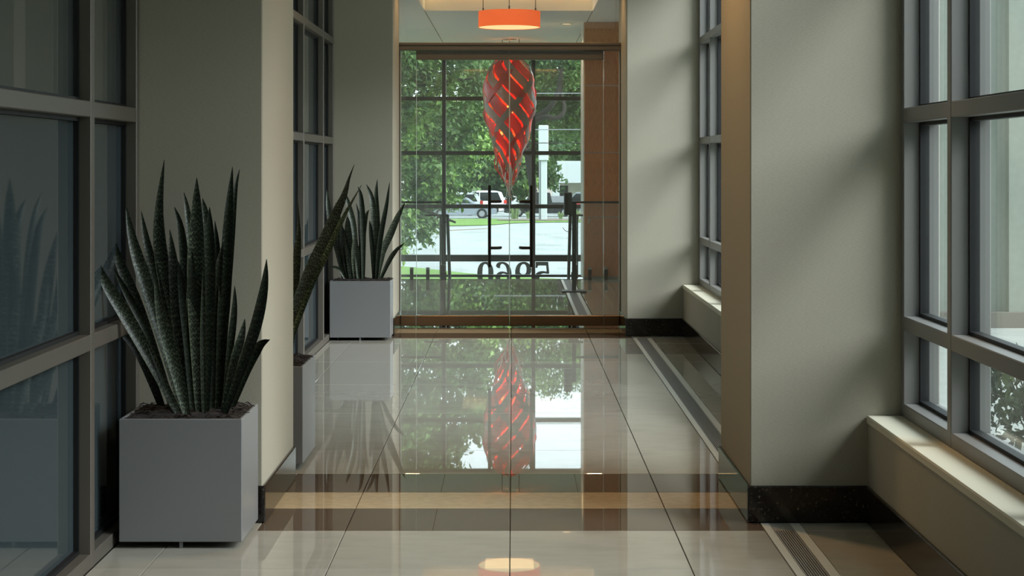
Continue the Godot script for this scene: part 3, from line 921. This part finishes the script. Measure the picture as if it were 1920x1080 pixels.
func chandelier() -> void:
	var t := thing("teardrop_chandelier", V(-0.05, 0.995, 22.9), "large teardrop chandelier woven from red, orange and clear curled glass bands", "chandelier")
	# bands sloping down to one side, then those that cross them
	var kinds := ["red_band", "clear_band", "orange_band", "pale_band", "red_band", "clear_band", "red_band", "clear_band", "red_band", "clear_band"]
	for k in kinds.size():
		obj("glass_band", band(TAU * k / kinds.size() - 1.05, 1.0, 0.15 if k % 2 == 0 else 0.125, 0.004, 0.06 + 0.03 * (k % 3), 1.81, 5.0), M[kinds[k]], t)
	var cross := ["red_band", "clear_band", "red_band", "pale_band", "clear_band"]
	for k in cross.size():
		obj("glass_band", band(TAU * k / cross.size() + 0.55, -1.0, 0.08, 0.012, 0.12, 1.8, 4.4, 0.014), M[cross[k]], t)
	for k in 6:
		obj("inner_band", band(TAU * k / 6 + 0.3, 1.0, 0.17, -0.07, 0.35, 1.72, 3.0, 0.02), M.orange_band if k % 2 else M.red_band, t)
	# curled ends hanging at the tip
	for k in 22:
		var a := rng.randf() * TAU
		var y := rng.randf_range(0.1, 0.5)
		var r := drop_r(y)
		var o := Vector3(sin(a), 0, cos(a))
		var e := Vector3(sin(a + 1.0), 0, cos(a + 1.0)) * rng.randf_range(0.02, 0.07)
		var y2 := rng.randf_range(-0.16, 0.12)
		var pts := spline([o * r + Vector3(0, y, 0), o * (r * 0.95 + rng.randf_range(0.0, 0.03)) + Vector3(0, lerpf(y, y2, 0.4), 0), o * 0.03 + e * 0.5 + Vector3(0, lerpf(y, y2, 0.8), 0), e + Vector3(0, y2, 0)], 10)
		var rr := []
		for i in 11: rr.append(lerpf(0.008, 0.003, i / 10.0))
		obj("curled_end", ST_tube(pts, rr, 5), M.pale_band if k % 3 else M.orange_band, t)
	for k in 6:
		var a := [0.4, 1.9, -0.6, 0.9, 2.6, 1.2][k] as float
		var y := [0.5, 0.62, 0.95, 1.15, 0.7, 0.36][k] as float
		var o := Vector3(sin(a), 0, cos(a))
		obj("curled_end", ST_tube(spline([o * drop_r(y) + Vector3(0, y, 0), o * (drop_r(y) + 0.03) + Vector3(0, y - 0.05, 0), o * (drop_r(y) + 0.075) + Vector3(0, y - 0.03, 0)], 8), 0.006, 5), M.pale_band, t)
	for y in [0.62, 0.9, 1.12, 1.35]:
		var b := ST()
		var prof := []
		for i in 9: prof.append(Vector2(0.035 * sin(PI * i / 8.0), y - 0.05 * cos(PI * i / 8.0)))
		lathe(b, prof, 16)
		obj("bulb", b, M.bulb, t)
		omni(t, Vector3(0, y, 0), Color(1.0, 0.62, 0.28), 0.2, 0.03)
	obj("stem", ST_tube([Vector3(0, 0.5, 0), Vector3(0, 2.05, 0)], 0.008, 8), M.steel, t)
	for x in [-0.095, 0.13]:
		obj("suspension_rod", ST_tube([Vector3(x, 1.72, 0), Vector3(x, 2.045, 0)], 0.005, 6), M.black_metal, t)
	var c := ST()
	lathe(c, [Vector2(0.0, 2.02), Vector2(0.09, 2.022), Vector2(0.10, 2.03), Vector2(0.10, 2.045)], 24)
	obj("ceiling_rose", c, M.steel, t)

# ------------------------------------------------------------------ balustrades, rails and the dispenser
func lobby_things() -> void:
	var txt := ["tree side", "wood panel side"]
	for k in 2:
		var s: float = [-1.0, 1.0][k]
		var cx := -0.05
		var xi := cx + s * 0.79; var xo: float = [-3.95, 2.75][k]
		var t := thing("glass_balustrade", V(xi, 0, 20.1), "low clear glass balustrade with dark cap rail on the " + txt[k] + " of the steps", "balustrade", "lobby balustrades")
		var L := absf(xo - xi)
		var st := ST()
		box(st, Vector3(minf(0, s * L), 0.03, -0.006), Vector3(maxf(0, s * L), 0.905, 0.006))
		obj("pane", st, M.clear_glass, t)
		var cr := ST()
		box(cr, Vector3(minf(0, s * L), 0.9, -0.012), Vector3(maxf(0, s * L), 0.925, 0.012), 0.003)
		obj("cap_rail", cr, M.handle_metal, t)
		var n := 0
		var x := 0.164
		while x < L - 0.1:
			var cl := ST()
			box(cl, Vector3(s * x - 0.02, 0.0, -0.02), Vector3(s * x + 0.02, 0.125, 0.02), 0.002)
			var cm := obj("clamp", cl, M.front_frame, t)
			var ct := ST()
			box(ct, Vector3(s * x - 0.021, 0.12, -0.021), Vector3(s * x + 0.021, 0.145, 0.021), 0.002)
			obj("clamp_cap", ct, M.steel, cm)
			x += 0.19 if n % 2 == 0 else 0.8
			n += 1
		var p := ST()
		box(p, Vector3(-s * 0.02 - 0.035, 0.0, -0.03), Vector3(-s * 0.02 + 0.035, 0.09, 0.03), 0.002)
		box(p, Vector3(-s * 0.015 - 0.026, 0.09, -0.025), Vector3(-s * 0.015 + 0.026, 0.175, 0.025), 0.002)
		obj("end_post", p, M.front_frame, t)
		obj("end_rod", ST_tube([Vector3(-s * 0.004, 0.17, 0), Vector3(-s * 0.004, 0.91, 0)], 0.007, 8), M.handle_metal, t)
		# stair handrail: two slim sloping pipes with rungs, and a flat return at the top
		var h := thing("stair_handrail", V(cx + s * 0.73, 0, 20.3), "slim black ladder-like stair handrail with flat top return, " + txt[k] + " of the steps", "handrail", "stair handrails")
		var a0 := Vector3(0, 0.75, 0); var a1 := Vector3(s * 0.045, -0.62, -2.35)
		var b0 := Vector3(s * 0.085, 0.75, 0); var b1 := Vector3(s * 0.115, -0.62, -2.35)
		obj("rail", ST_tube([a0, a1], 0.02, 8), M.black_metal, h)
		obj("rail", ST_tube([b0, b1], 0.014, 8), M.black_metal, h)
		for f in [0.06, 0.41, 0.92]:
			obj("rung", ST_tube([a0.lerp(a1, f), b0.lerp(b1, f)], 0.01, 8), M.black_metal, h)
		for f in [0.02, 0.75]:
			var q := b0.lerp(b1, f)
			obj("post", ST_tube([q, Vector3(q.x, -0.94 if f > 0.5 else 0.0, q.z)], 0.011, 8), M.black_metal, h)
		var r := ST()
		box(r, Vector3(minf(-s * 0.012, s * 0.27), 0.742, -0.02), Vector3(maxf(-s * 0.012, s * 0.27), 0.765, 0.02), 0.003)
		obj("top_return", r, M.handle_metal, h)
	# hands-free dispenser on a stand
	var d := thing("dispenser_stand", V(0.65, 0, 18.2), "black floor stand with dispenser box and drip wire beside the wood panelling", "dispenser stand")
	obj("base_plate", bx(-0.13, 0.13, 0.0015, 0.016, -0.12, 0.12, 0.004), M.black_metal, d)
	obj("pole", bx(-0.022, 0.022, 0.016, 0.965, -0.015, 0.015, 0.003), M.black_metal, d)
	obj("bracket", bx(-0.03, 0.025, 0.82, 0.965, 0.012, 0.03, 0.003), M.black_metal, d)
	var bxx := obj("dispenser_box", bx(-0.108, -0.022, 0.82, 1.06, -0.05, 0.04, 0.008), M.black_metal, d)
	obj("window_slot", bx(-0.082, -0.07, 0.905, 0.945, -0.053, -0.049), M.handle_metal, bxx)
	obj("drip_wire", ST_tube(spline([Vector3(-0.02, 0.675, 0), Vector3(-0.05, 0.645, 0.01), Vector3(-0.09, 0.65, 0.01), Vector3(-0.12, 0.685, 0.0)], 10), 0.003, 6), M.black_metal, d)
	var cl := thing("wall_clamp", V(0.895, 0.7, 20.149), "small chrome fixture on the walnut panelling below the joint", "wall fixture")
	var cs := ST()
	cylinder(cs, Vector3(0, 0, 0.012), Vector3(0, 0, 1), 0.016, 0.024, 16)
	obj("knob", cs, M.steel, cl)
	obj("prong", bx(-0.006, 0.006, -0.045, 0.02, -0.014, -0.003, 0.002), M.steel, cl)

# ------------------------------------------------------------------ out of doors
func gy(d: float) -> float:
	return -0.60 - 0.0146 * d

func slab(poly: Array, lift: float, skirt := 0.029) -> SurfaceTool:      # poly of Vector2(x, d), laid on the falling ground
	var st := ST()
	var pp := PackedVector2Array(poly)
	var ix := Geometry2D.triangulate_polygon(pp)
	for k in range(0, ix.size(), 3):
		var q := []
		for j in 3: q.append(V(pp[ix[k + j]].x, gy(pp[ix[k + j]].y) + lift, pp[ix[k + j]].y))
		tri(st, q[0], q[1], q[2], Vector3.UP)
	for i in pp.size():
		var a := pp[i]; var b := pp[(i + 1) % pp.size()]
		var p := V(a.x, gy(a.y) + lift, a.y); var q := V(b.x, gy(b.y) + lift, b.y)
		var mid := Vector2.ZERO
		for v in pp: mid += v / pp.size()
		var out := Vector3((a.x + b.x) * 0.5 - mid.x, 0, -((a.y + b.y) * 0.5 - mid.y))
		quad(st, p, q, q - Vector3(0, skirt, 0), p - Vector3(0, skirt, 0), out)
	return st

func smooth_poly(pts: Array, per := 8) -> Array:
	var closed := pts.duplicate()
	closed.append(pts[0])
	var s := spline(closed, per * pts.size())
	s.pop_back()
	return s

# one leafy twig: leaves of a pointed, lobed outline round a short stem
func twig(n: int, size: float, spread: float, seed_: int) -> ArrayMesh:
	var r := RandomNumberGenerator.new()
	r.seed = seed_
	var st := ST()
	for k in n:
		var o := Vector3(r.randfn(), r.randfn(), r.randfn()) * spread
		var dir := Vector3(r.randfn(), r.randfn() * 0.6 - 0.6, r.randfn()).normalized()
		var side := dir.cross(Vector3(r.randfn(), r.randfn() + 1.2, r.randfn())).normalized()
		var nn := side.cross(dir).normalized()
		var l := size * r.randf_range(0.7, 1.2)
		var shade := r.randf_range(0.8, 1.15)
		st.set_color(Color(shade, shade, shade))
		var base := o; var tip := o + dir * l - nn * l * 0.15
		var m := o + dir * l * 0.45 + nn * l * 0.07
		var e1 := o + dir * l * 0.3 + side * l * 0.3; var e2 := o + dir * l * 0.62 + side * l * 0.2
		var f1 := o + dir * l * 0.3 - side * l * 0.3; var f2 := o + dir * l * 0.62 - side * l * 0.2
		for q in [[base, m, e1], [e1, m, e2], [e2, m, tip], [base, f1, m], [f1, f2, m], [f2, tip, m]]:
			tri(st, q[0], q[1], q[2], nn)
	return st.commit()

func crown(parent: Node, mesh: Mesh, pts: Array, cols: Array, s0: float, s1: float) -> void:
	var mm := MultiMesh.new()
	mm.transform_format = MultiMesh.TRANSFORM_3D
	mm.use_colors = true
	mm.mesh = mesh
	mm.instance_count = pts.size()
	for i in pts.size():
		var b := Basis.from_euler(Vector3(rng.randf_range(-0.7, 0.7), rng.randf() * TAU, rng.randf_range(-0.7, 0.7))).scaled(Vector3.ONE * rng.randf_range(s0, s1))
		mm.set_instance_transform(i, Transform3D(b, pts[i]))
		mm.set_instance_color(i, cols[i])
	var o := MultiMeshInstance3D.new()
	o.multimesh = mm
	o.material_override = M.foliage
	put(o, "foliage", parent)
	stuff(o)

func leaf_color(light: float) -> Color:
	return Color(0.026, 0.068, 0.022).lerp(Color(0.32, 0.50, 0.12), clampf(light, 0, 1))

func clumps(n: int, per: int, spread: float, pick: Callable, bright: float) -> Array:
	var pts := []; var cols := []
	var tries := 0
	while pts.size() < n * per and tries < n * 30:
		tries += 1
		var c: Vector3 = pick.call()
		if c == Vector3.INF: continue
		var tone := absf(rng.randfn(0.0, 1.0)) * bright
		if rng.randf() < 0.10: tone += 0.45
		for k in per:
			pts.append(c + Vector3(rng.randfn(), rng.randfn() * 0.7, rng.randfn()) * spread)
			cols.append(leaf_color(tone + rng.randf_range(-0.05, 0.12)))
	return [pts, cols]

func trunk(parent: Node, pts: Array, r0: float, r1: float, called := "trunk") -> void:
	var s := spline(pts, 14)
	var rr := []
	for i in 15: rr.append(lerpf(r0, r1, i / 14.0))
	obj(called, ST_tube(s, rr, 9), M.bark, parent)

func near_tree_pick() -> Vector3:
	var x := rng.randf_range(-8.0, -0.35); var y := rng.randf_range(-0.4, 8.6); var d := rng.randf_range(31.5, 37.0)
	var k := 33.5 / d
	var X := x * k; var Y := 1.36 + (y - 1.36) * k
	var low := -0.25 + 0.25 * sin(x * 3.1) if X < -1.3 else (0.75 if X < -0.95 else 1.2)
	if X > -1.55 and X < -1.1: low += 0.15
	if Y < low: return Vector3.INF
	if X > -0.55 + 0.2 * sin(y * 4.0): return Vector3.INF
	if Y > 3.9 and X > -1.05 and rng.randf() < 0.85: return Vector3.INF
	if Y > 7.6 + 0.7 * sin(x * 2.0): return Vector3.INF
	return V(x, y, d)

func blob_pick(c: Vector3, r: Vector3) -> Vector3:
	var v := Vector3(rng.randfn(), rng.randfn(), rng.randfn()).normalized()
	v *= pow(rng.randf(), 0.22)
	var lump := 1.0 + 0.12 * sin(v.x * 7.0 + c.x) * cos(v.y * 6.0 + c.z)
	return c + v * r * lump

func outdoors() -> void:
	# ground: drive, then lawns laid over it
	var gs := ST()
	quad(gs, V(-90, gy(24.5), 24.5), V(90, gy(24.5), 24.5), V(160, gy(420), 420), V(-160, gy(420), 420), Vector3.UP)
	struct("road", gs, M.asphalt, "pale sunlit asphalt drive outside the front window", "road")
	struct("ground_courtyard", bx(1.62, 40.0, -0.25, -0.02, -25.0, 14.5), M.paving, "pale paving of the side courtyard beyond the daylight windows", "ground")
	var l1 := obj("lawn", slab(smooth_poly([Vector2(-9, 26), Vector2(-9, 49), Vector2(-4.5, 46), Vector2(-2.6, 42.5), Vector2(-0.5, 38.3), Vector2(1.2, 36.5), Vector2(3.0, 33), Vector2(5, 26)]), 0.03), M.lawn)
	tag(l1, "green lawn just outside the front window behind the numerals", "lawn", "", "stuff")
	var l2 := obj("lawn", slab(smooth_poly([Vector2(-4.2, 90), Vector2(-1.5, 92), Vector2(2, 100), Vector2(14, 101), Vector2(16, 109), Vector2(0, 110), Vector2(-5.0, 108), Vector2(-5.2, 98)]), 0.06), M.lawn)
	tag(l2, "green lawn island across the drive in front of the parked cars", "lawn", "", "stuff")
	var gb := obj("gravel_bed", slab(smooth_poly([Vector2(-0.9, 103), Vector2(2, 102.5), Vector2(5, 103.5), Vector2(9, 104), Vector2(9, 108), Vector2(3, 109), Vector2(-0.6, 107.5)]), 0.10), M.gravel)
	tag(gb, "pale gravel bed with tufts on the lawn island", "gravel", "", "stuff")
	var sh := obj("drive_joint", slab([Vector2(-3.3, 81), Vector2(-2.9, 80.4), Vector2(-1.2, 84.2), Vector2(-1.3, 84.9)], 0.02), M.gravel)
	tag(sh, "thin grey seam curving across the drive before the lawn island", "pavement seam", "", "structure")
	# pale building wing by the courtyard
	struct("wall_wing", bx(1.62, 4.9, -0.02, 3.1, 14.5, 15.0), M.stucco, "pale green-grey stucco wall of the wing across the courtyard", "wall")
	struct("wall_wing_pilaster", bx(4.19, 4.9, -0.02, 3.1, 14.42, 14.5), M.stucco, "thicker stretch of the pale stucco wing wall", "wall")
	struct("trim_plinth", bx(1.62, 4.9, -0.02, 0.113, 14.38, 14.5, 0.004), M.plinth, "dark plinth along the foot of the pale wing wall", "trim")
	struct("wall_courtyard", bx(5.4, 14.0, -0.02, 5.5, -14.0, 1.9), M.stucco, "tall stucco block closing the courtyard behind the viewer", "wall")
	# shrub in the courtyard
	var sb := thing("courtyard_shrub", V(2.45, -0.02, 7.9), "dark wiry shrub growing outside the nearer daylight window", "shrub")
	var c := clumps(46, 5, 0.05, func(): return blob_pick(Vector3(0, 0.27, 0), Vector3(0.34, 0.24, 0.5)), 0.05)
	var darks := []
	for q in c[1]: darks.append(q.lerp(Color(0.03, 0.03, 0.025), 0.7))
	crown(sb, twig(8, 0.06, 0.03, 77), c[0], darks, 0.7, 1.1)
	for k in 14:
		var a := rng.randf() * TAU
		var e := Vector3(cos(a) * 0.34, rng.randf_range(0.3, 0.56), sin(a) * 0.42)
		obj("stem", ST_tube(spline([Vector3(cos(a) * 0.03, 0, sin(a) * 0.03), e * Vector3(0.4, 0.7, 0.4), e], 6), 0.004, 5), M.bark, sb)

	numerals()
	trees()
	cars()
	far_things()

func numerals() -> void:
	var wl := struct("wall_sign_plinth", bx(-0.9, 0.9, -1.0, -0.432, 24.9, 25.15, 0.01), M.plinth, "low plinth that carries the building numerals outside the front window", "plinth")
	wl.set_meta("category", "plinth")
	var f := SystemFont.new()
	f.font_names = PackedStringArray(["Droid Serif"])
	f.font_weight = 700
	var xs := [0.425, 0.145, -0.135, -0.41]
	var ch := ["5", "9", "6", "0"]
	var lab := ["serif metal numeral five, nearest the wood panelling in the row of building numerals", "serif metal numeral nine next to the five", "serif metal numeral six between the nine and the zero", "serif metal numeral zero, nearest the leafy tree in the row of building numerals"]
	for k in 4:
		var tm := TextMesh.new()
		tm.font = f; tm.text = ch[k]; tm.font_size = 64; tm.pixel_size = 0.0076; tm.depth = 0.03; tm.curve_step = 1.0
		var o := obj("building_numeral", tm, M.letter_metal)
		o.rotation.y = PI
		o.position = V(xs[k], -0.253, 25.02)
		tag(o, lab[k], "numeral", "building numerals")

func trees() -> void:
	var t := thing("leafy_tree", V(-4.5, gy(33.5) + 0.034, 33.5), "large dense tree with pointed lobed leaves hanging close to the front window", "tree")
	var base := t.position
	var c := clumps(1150, 15, 0.15, near_tree_pick, 0.2)
	var loc := []
	for p in c[0]: loc.append(p - base)
	crown(t, twig(9, 0.135, 0.075, 3), loc, c[1], 0.7, 1.25)
	trunk(t, [Vector3.ZERO, Vector3(0.1, 1.4, 0), Vector3(0.0, 3.0, 0.1), Vector3(0.4, 6.0, 0.0)], 0.24, 0.07)
	for b in [[Vector3(0, 1.5, 0), Vector3(1.2, 2.1, 0.4), Vector3(2.6, 1.6, 0.6), Vector3(3.4, 1.3, 0.8)], [Vector3(0, 2.2, 0), Vector3(1.2, 3.3, -0.3), Vector3(2.4, 3.9, -0.2), Vector3(3.7, 4.1, 0)], [Vector3(0.1, 3.0, 0), Vector3(1.3, 4.6, 0.2), Vector3(2.8, 5.4, 0.2)], [Vector3(0, 2.4, 0), Vector3(-1.2, 3.6, 0.2), Vector3(-2.6, 4.2, 0.2)]]:
		trunk(t, b, 0.085, 0.02, "branch")
	# live oak on the far side of the drive
	var o := thing("live_oak", V(1.25, gy(120), 120), "spreading live oak with a dark curving limb behind the chandelier", "tree")
	var c2 := clumps(620, 14, 0.36, func():
		var p := blob_pick(Vector3(3.5, 11.4, 0), Vector3(8.5, 5.4, 4.5))
		return p if p.y > 6.0 + 0.9 * sin(p.x * 1.6) and not (p.x > -0.5 and p.x < 3.6 and p.y < 9.3 and p.z > 0.4) else Vector3.INF, 0.22)
	crown(o, twig(12, 0.22, 0.2, 5), c2[0], c2[1], 0.8, 1.4)
	trunk(o, [Vector3.ZERO, Vector3(0.15, 2.0, 0), Vector3(-0.15, 4.0, 0), Vector3(-0.5, 6.0, 0.5)], 0.3, 0.24)
	trunk(o, [Vector3(-0.45, 5.6, 0.5), Vector3(0.35, 6.9, 3.0), Vector3(1.2, 7.5, 4.2), Vector3(1.75, 8.5, 4.4), Vector3(2.1, 10.2, 4.0)], 0.26, 0.15, "branch")
	trunk(o, [Vector3(0.1, 6.6, 2.6), Vector3(0.9, 6.95, 4.2), Vector3(1.75, 6.85, 4.4), Vector3(2.25, 7.5, 4.4), Vector3(1.95, 8.7, 4.2), Vector3(2.05, 10.0, 4.0)], 0.2, 0.11, "branch")
	# a row of darker trees behind the cars
	var rows := [[-14.0, 148, 8.0, "dark round tree at the far end of the row behind the parked cars"], [-6.5, 158, 9.5, "tall dark tree behind the white estate cars"], [-0.5, 150, 8.6, "dark shadowed tree directly behind the chandelier tip"], [5.5, 205, 13.0, "mid-green bushy tree behind the white pylon"], [10.5, 190, 10.5, "mid-green bushy tree behind the cream building"], [18.0, 190, 10.0, "farthest bushy tree beyond the cream building"]]
	for k in rows.size():
		var r: Array = rows[k]
		var q := thing("distant_tree", V(r[0], gy(r[1]), r[1]), r[3], "tree", "trees behind the car park")
		var h: float = r[2]
		var cc := clumps(150, 12, 0.42, func(): return blob_pick(Vector3(0, h * 0.62, 0), Vector3(4.6, h * 0.44, 3.0)), 0.05 if k < 3 else 0.2)
		crown(q, twig(10, 0.42, 0.32, 20 + k), cc[0], cc[1], 0.8, 1.4)
		trunk(q, [Vector3.ZERO, Vector3(0.2, h * 0.2, 0), Vector3(0.0, h * 0.55, 0)], 0.28, 0.12)
	# shrubs on the lawn island
	var sp := [[0.1, 104.5, 0.9, "pale green agave-like shrub on the gravel bed, the widest of the tufts"], [2.9, 104.0, 0.5, "small spiky tuft right of the white pylon"], [3.9, 104.6, 0.65, "small spiky tuft farther along the gravel bed"], [0.95, 106.0, 0.5, "small spiky tuft between the widest shrub and the pylon"]]
	sp[1][3] = "small spiky tuft beside the foot of the white pylon"
	for a in sp:
		var s := thing("spiky_shrub", V(a[0], gy(a[1]) + 0.14, a[1]), a[3], "shrub", "shrubs on the lawn island")
		var st := ST()
		for k in 44:
			var an := rng.randf() * TAU
			var out := Vector3(cos(an), 0, sin(an))
			var w: float = a[2] * 0.75
			var e := out * w * rng.randf_range(0.2, 0.75) + Vector3(0, w * rng.randf_range(0.6, 1.3), 0)
			tube(st, [out * w * 0.3 * rng.randf(), e * 0.55 + Vector3(0, w * 0.1, 0), e], [0.018, 0.022, 0.004], 4, false)
		stuff(obj("foliage", st, M.spiky_leaf, s))

# a car seen from its side: outline along x (front at -x), widened with a tucked-in cabin
func car(at: Vector3, turn: float, paint: Material, L: float, H: float, kind: String, label: String) -> void:
	var t := thing("car", at, label, "car", "cars parked across the drive")
	t.rotation.y = turn
	var lower := [Vector2(-L * 0.5, 0.32), Vector2(-L * 0.49, 0.62), Vector2(-L * 0.44, 0.80), Vector2(-L * 0.2, 0.98), Vector2(L * 0.3, 1.02), Vector2(L * 0.48, 1.0), Vector2(L * 0.5, 0.7), Vector2(L * 0.49, 0.34), Vector2(L * 0.4, 0.25), Vector2(-L * 0.42, 0.25)]
	var cab := [Vector2(-L * 0.24, 0.96), Vector2(-L * 0.08, H - 0.06), Vector2(L * 0.02, H), Vector2(L * 0.34, H - 0.03), Vector2(L * 0.42, H - 0.12), Vector2(L * 0.485, 1.0)]
	var gl := [[-0.185, -0.075, 0.05, 0.05], [0.065, 0.065, 0.2, 0.2], [0.215, 0.215, 0.36, 0.42]]
	if kind == "sedan":
		cab = [Vector2(-L * 0.2, 0.96), Vector2(-L * 0.06, H - 0.05), Vector2(L * 0.04, H), Vector2(L * 0.2, H - 0.05), Vector2(L * 0.38, 1.0)]
		gl = [[-0.15, -0.05, 0.05, 0.05], [0.065, 0.065, 0.19, 0.29]]
	if kind == "pickup":
		cab = [Vector2(-L * 0.22, 0.98), Vector2(-L * 0.12, H - 0.04), Vector2(L * 0.0, H), Vector2(L * 0.11, H - 0.04), Vector2(L * 0.14, 1.0)]
		gl = [[-0.18, -0.115, -0.02, -0.02], [-0.005, -0.005, 0.095, 0.115]]
	var st := ST()
	prism(st, lower, -0.88, 0.88)
	var st2 := ST()
	prism(st2, cab, -0.74, 0.74)
	obj("body", st, paint, t)
	obj("cabin", st2, paint, t)
	for s in [-1.0, 1.0]:
		for g in gl:
			var w := ST()
			prism(w, [Vector2(g[0] * L, 1.04), Vector2(g[1] * L, H - 0.14), Vector2(g[2] * L, H - 0.14), Vector2(g[3] * L, 1.04)], s * 0.73, s * 0.75)
			obj("side_window", w, M.car_window, t)
		for x in [-L * 0.31, L * 0.3]:
			var wh := ST()
			cylinder(wh, Vector3(x, 0.34, s * 0.80), Vector3(0, 0, 1), 0.34, 0.24, 22)
			var wo := obj("wheel", wh, M.car_tyre, t)
			var hb := ST()
			cylinder(hb, Vector3(x, 0.34, s * 0.915), Vector3(0, 0, 1), 0.2, 0.03, 16)
			obj("hub", hb, M.hub, wo)
		var tl := ST()
		box(tl, Vector3(L * 0.455, 0.82, s * 0.89 - 0.06), Vector3(L * 0.505, 1.12 if kind == "estate" else 0.98, s * 0.89 + 0.012), 0.01)
		obj("tail_light", tl, M.tail_red, t)

func cars() -> void:
	car(V(-4.7, gy(128), 128), 0.12, M.car_white, 4.7, 1.72, "estate", "white estate car with red tail light, partly behind the hanging leaves")
	car(V(-3.0, gy(136), 136), 0.1, M.car_white, 4.8, 1.86, "estate", "taller white estate car parked behind the other white estate")
	car(V(-3.4, gy(115), 115), PI - 0.08, M.car_silver, 4.5, 1.42, "sedan", "low silver saloon parked just behind the lawn island")
	car(V(2.0, gy(122), 122), 0.05, M.car_dark, 5.4, 1.75, "pickup", "dark pickup truck parked behind the spiky shrubs")
	car(V(5.3, gy(134), 134), -0.05, M.car_silver, 4.8, 1.75, "estate", "grey estate car parked before the cream building")

func far_things() -> void:
	var p := thing("pylon_sign", V(1.85, gy(104) + 0.105, 104), "tall white pylon sign with a wider box on top, standing on the lawn island", "sign")
	obj("post", bx(-0.16, 0.22, 0, 3.7, -0.18, 0.18, 0.02), M.white_paint, p)
	obj("sign_box", bx(-0.3, 0.3, 3.6, 5.75, -0.3, 0.3, 0.04), M.white_paint, p)
	obj("side_post", bx(-0.28, -0.16, 0, 3.7, -0.1, 0.1, 0.02), M.hub, p)
	var b := thing("building", V(8.5, gy(178), 178), "cream low-rise building with deep dark openings and a plain upper wall, beyond the cars", "building")
	obj("upper_wall", bx(-4.4, 14.0, 2.6, 4.9, 0, 8, 0.03), M.white_paint, b)
	obj("back_wall", bx(-4.2, 14.0, 0, 2.6, 2.4, 8), M.cream_render, b)
	for x in [-4.4, -1.0, 0.75, 4.2, 7.6, 11.0]:
		obj("pier", bx(x, x + 0.75, 0, 2.6, 0, 0.6, 0.02), M.white_paint, b)
	for x in [-3.6, 1.6, 5.0]:
		obj("opening", bx(x, x + 0.9, 0.3, 2.3, 2.3, 2.45), M.deep_opening, b)
	obj("fence_wall", bx(-7.0, -1.5, 0, 1.3, -3.0, -2.8), M.hub, b)
	var wires := [[175, 48.0, 0.013], [243, 48.0, 0.013], [268, 48.5, 0.012], [15, 47.0, 0.011], [7, 47.0, 0.011]]
	for k in wires.size():
		var a: Array = wires[k]
		var y: float = 1.36 + (308.0 - a[0]) * a[1] / 3200.0
		var o := obj("street_wire", ST_tube(spline([V(-40, y + 1.1, a[1] + 3), V(-12, y + 0.15, a[1]), V(1.5, y, a[1]), V(14, y + 0.2, a[1]), V(40, y + 1.1, a[1] + 3)], 24), a[2], 5), M.wire if k != 1 and k != 0 else M.hub)
		tag(o, ["pale utility wire crossing above the white pylon through the oak crown", "pale utility wire just above the top of the pylon", "dark utility wire level with the pylon sign box", "high utility wire against the sky above the oak", "topmost utility wire against the sky"][k], "wire", "overhead utility wires")
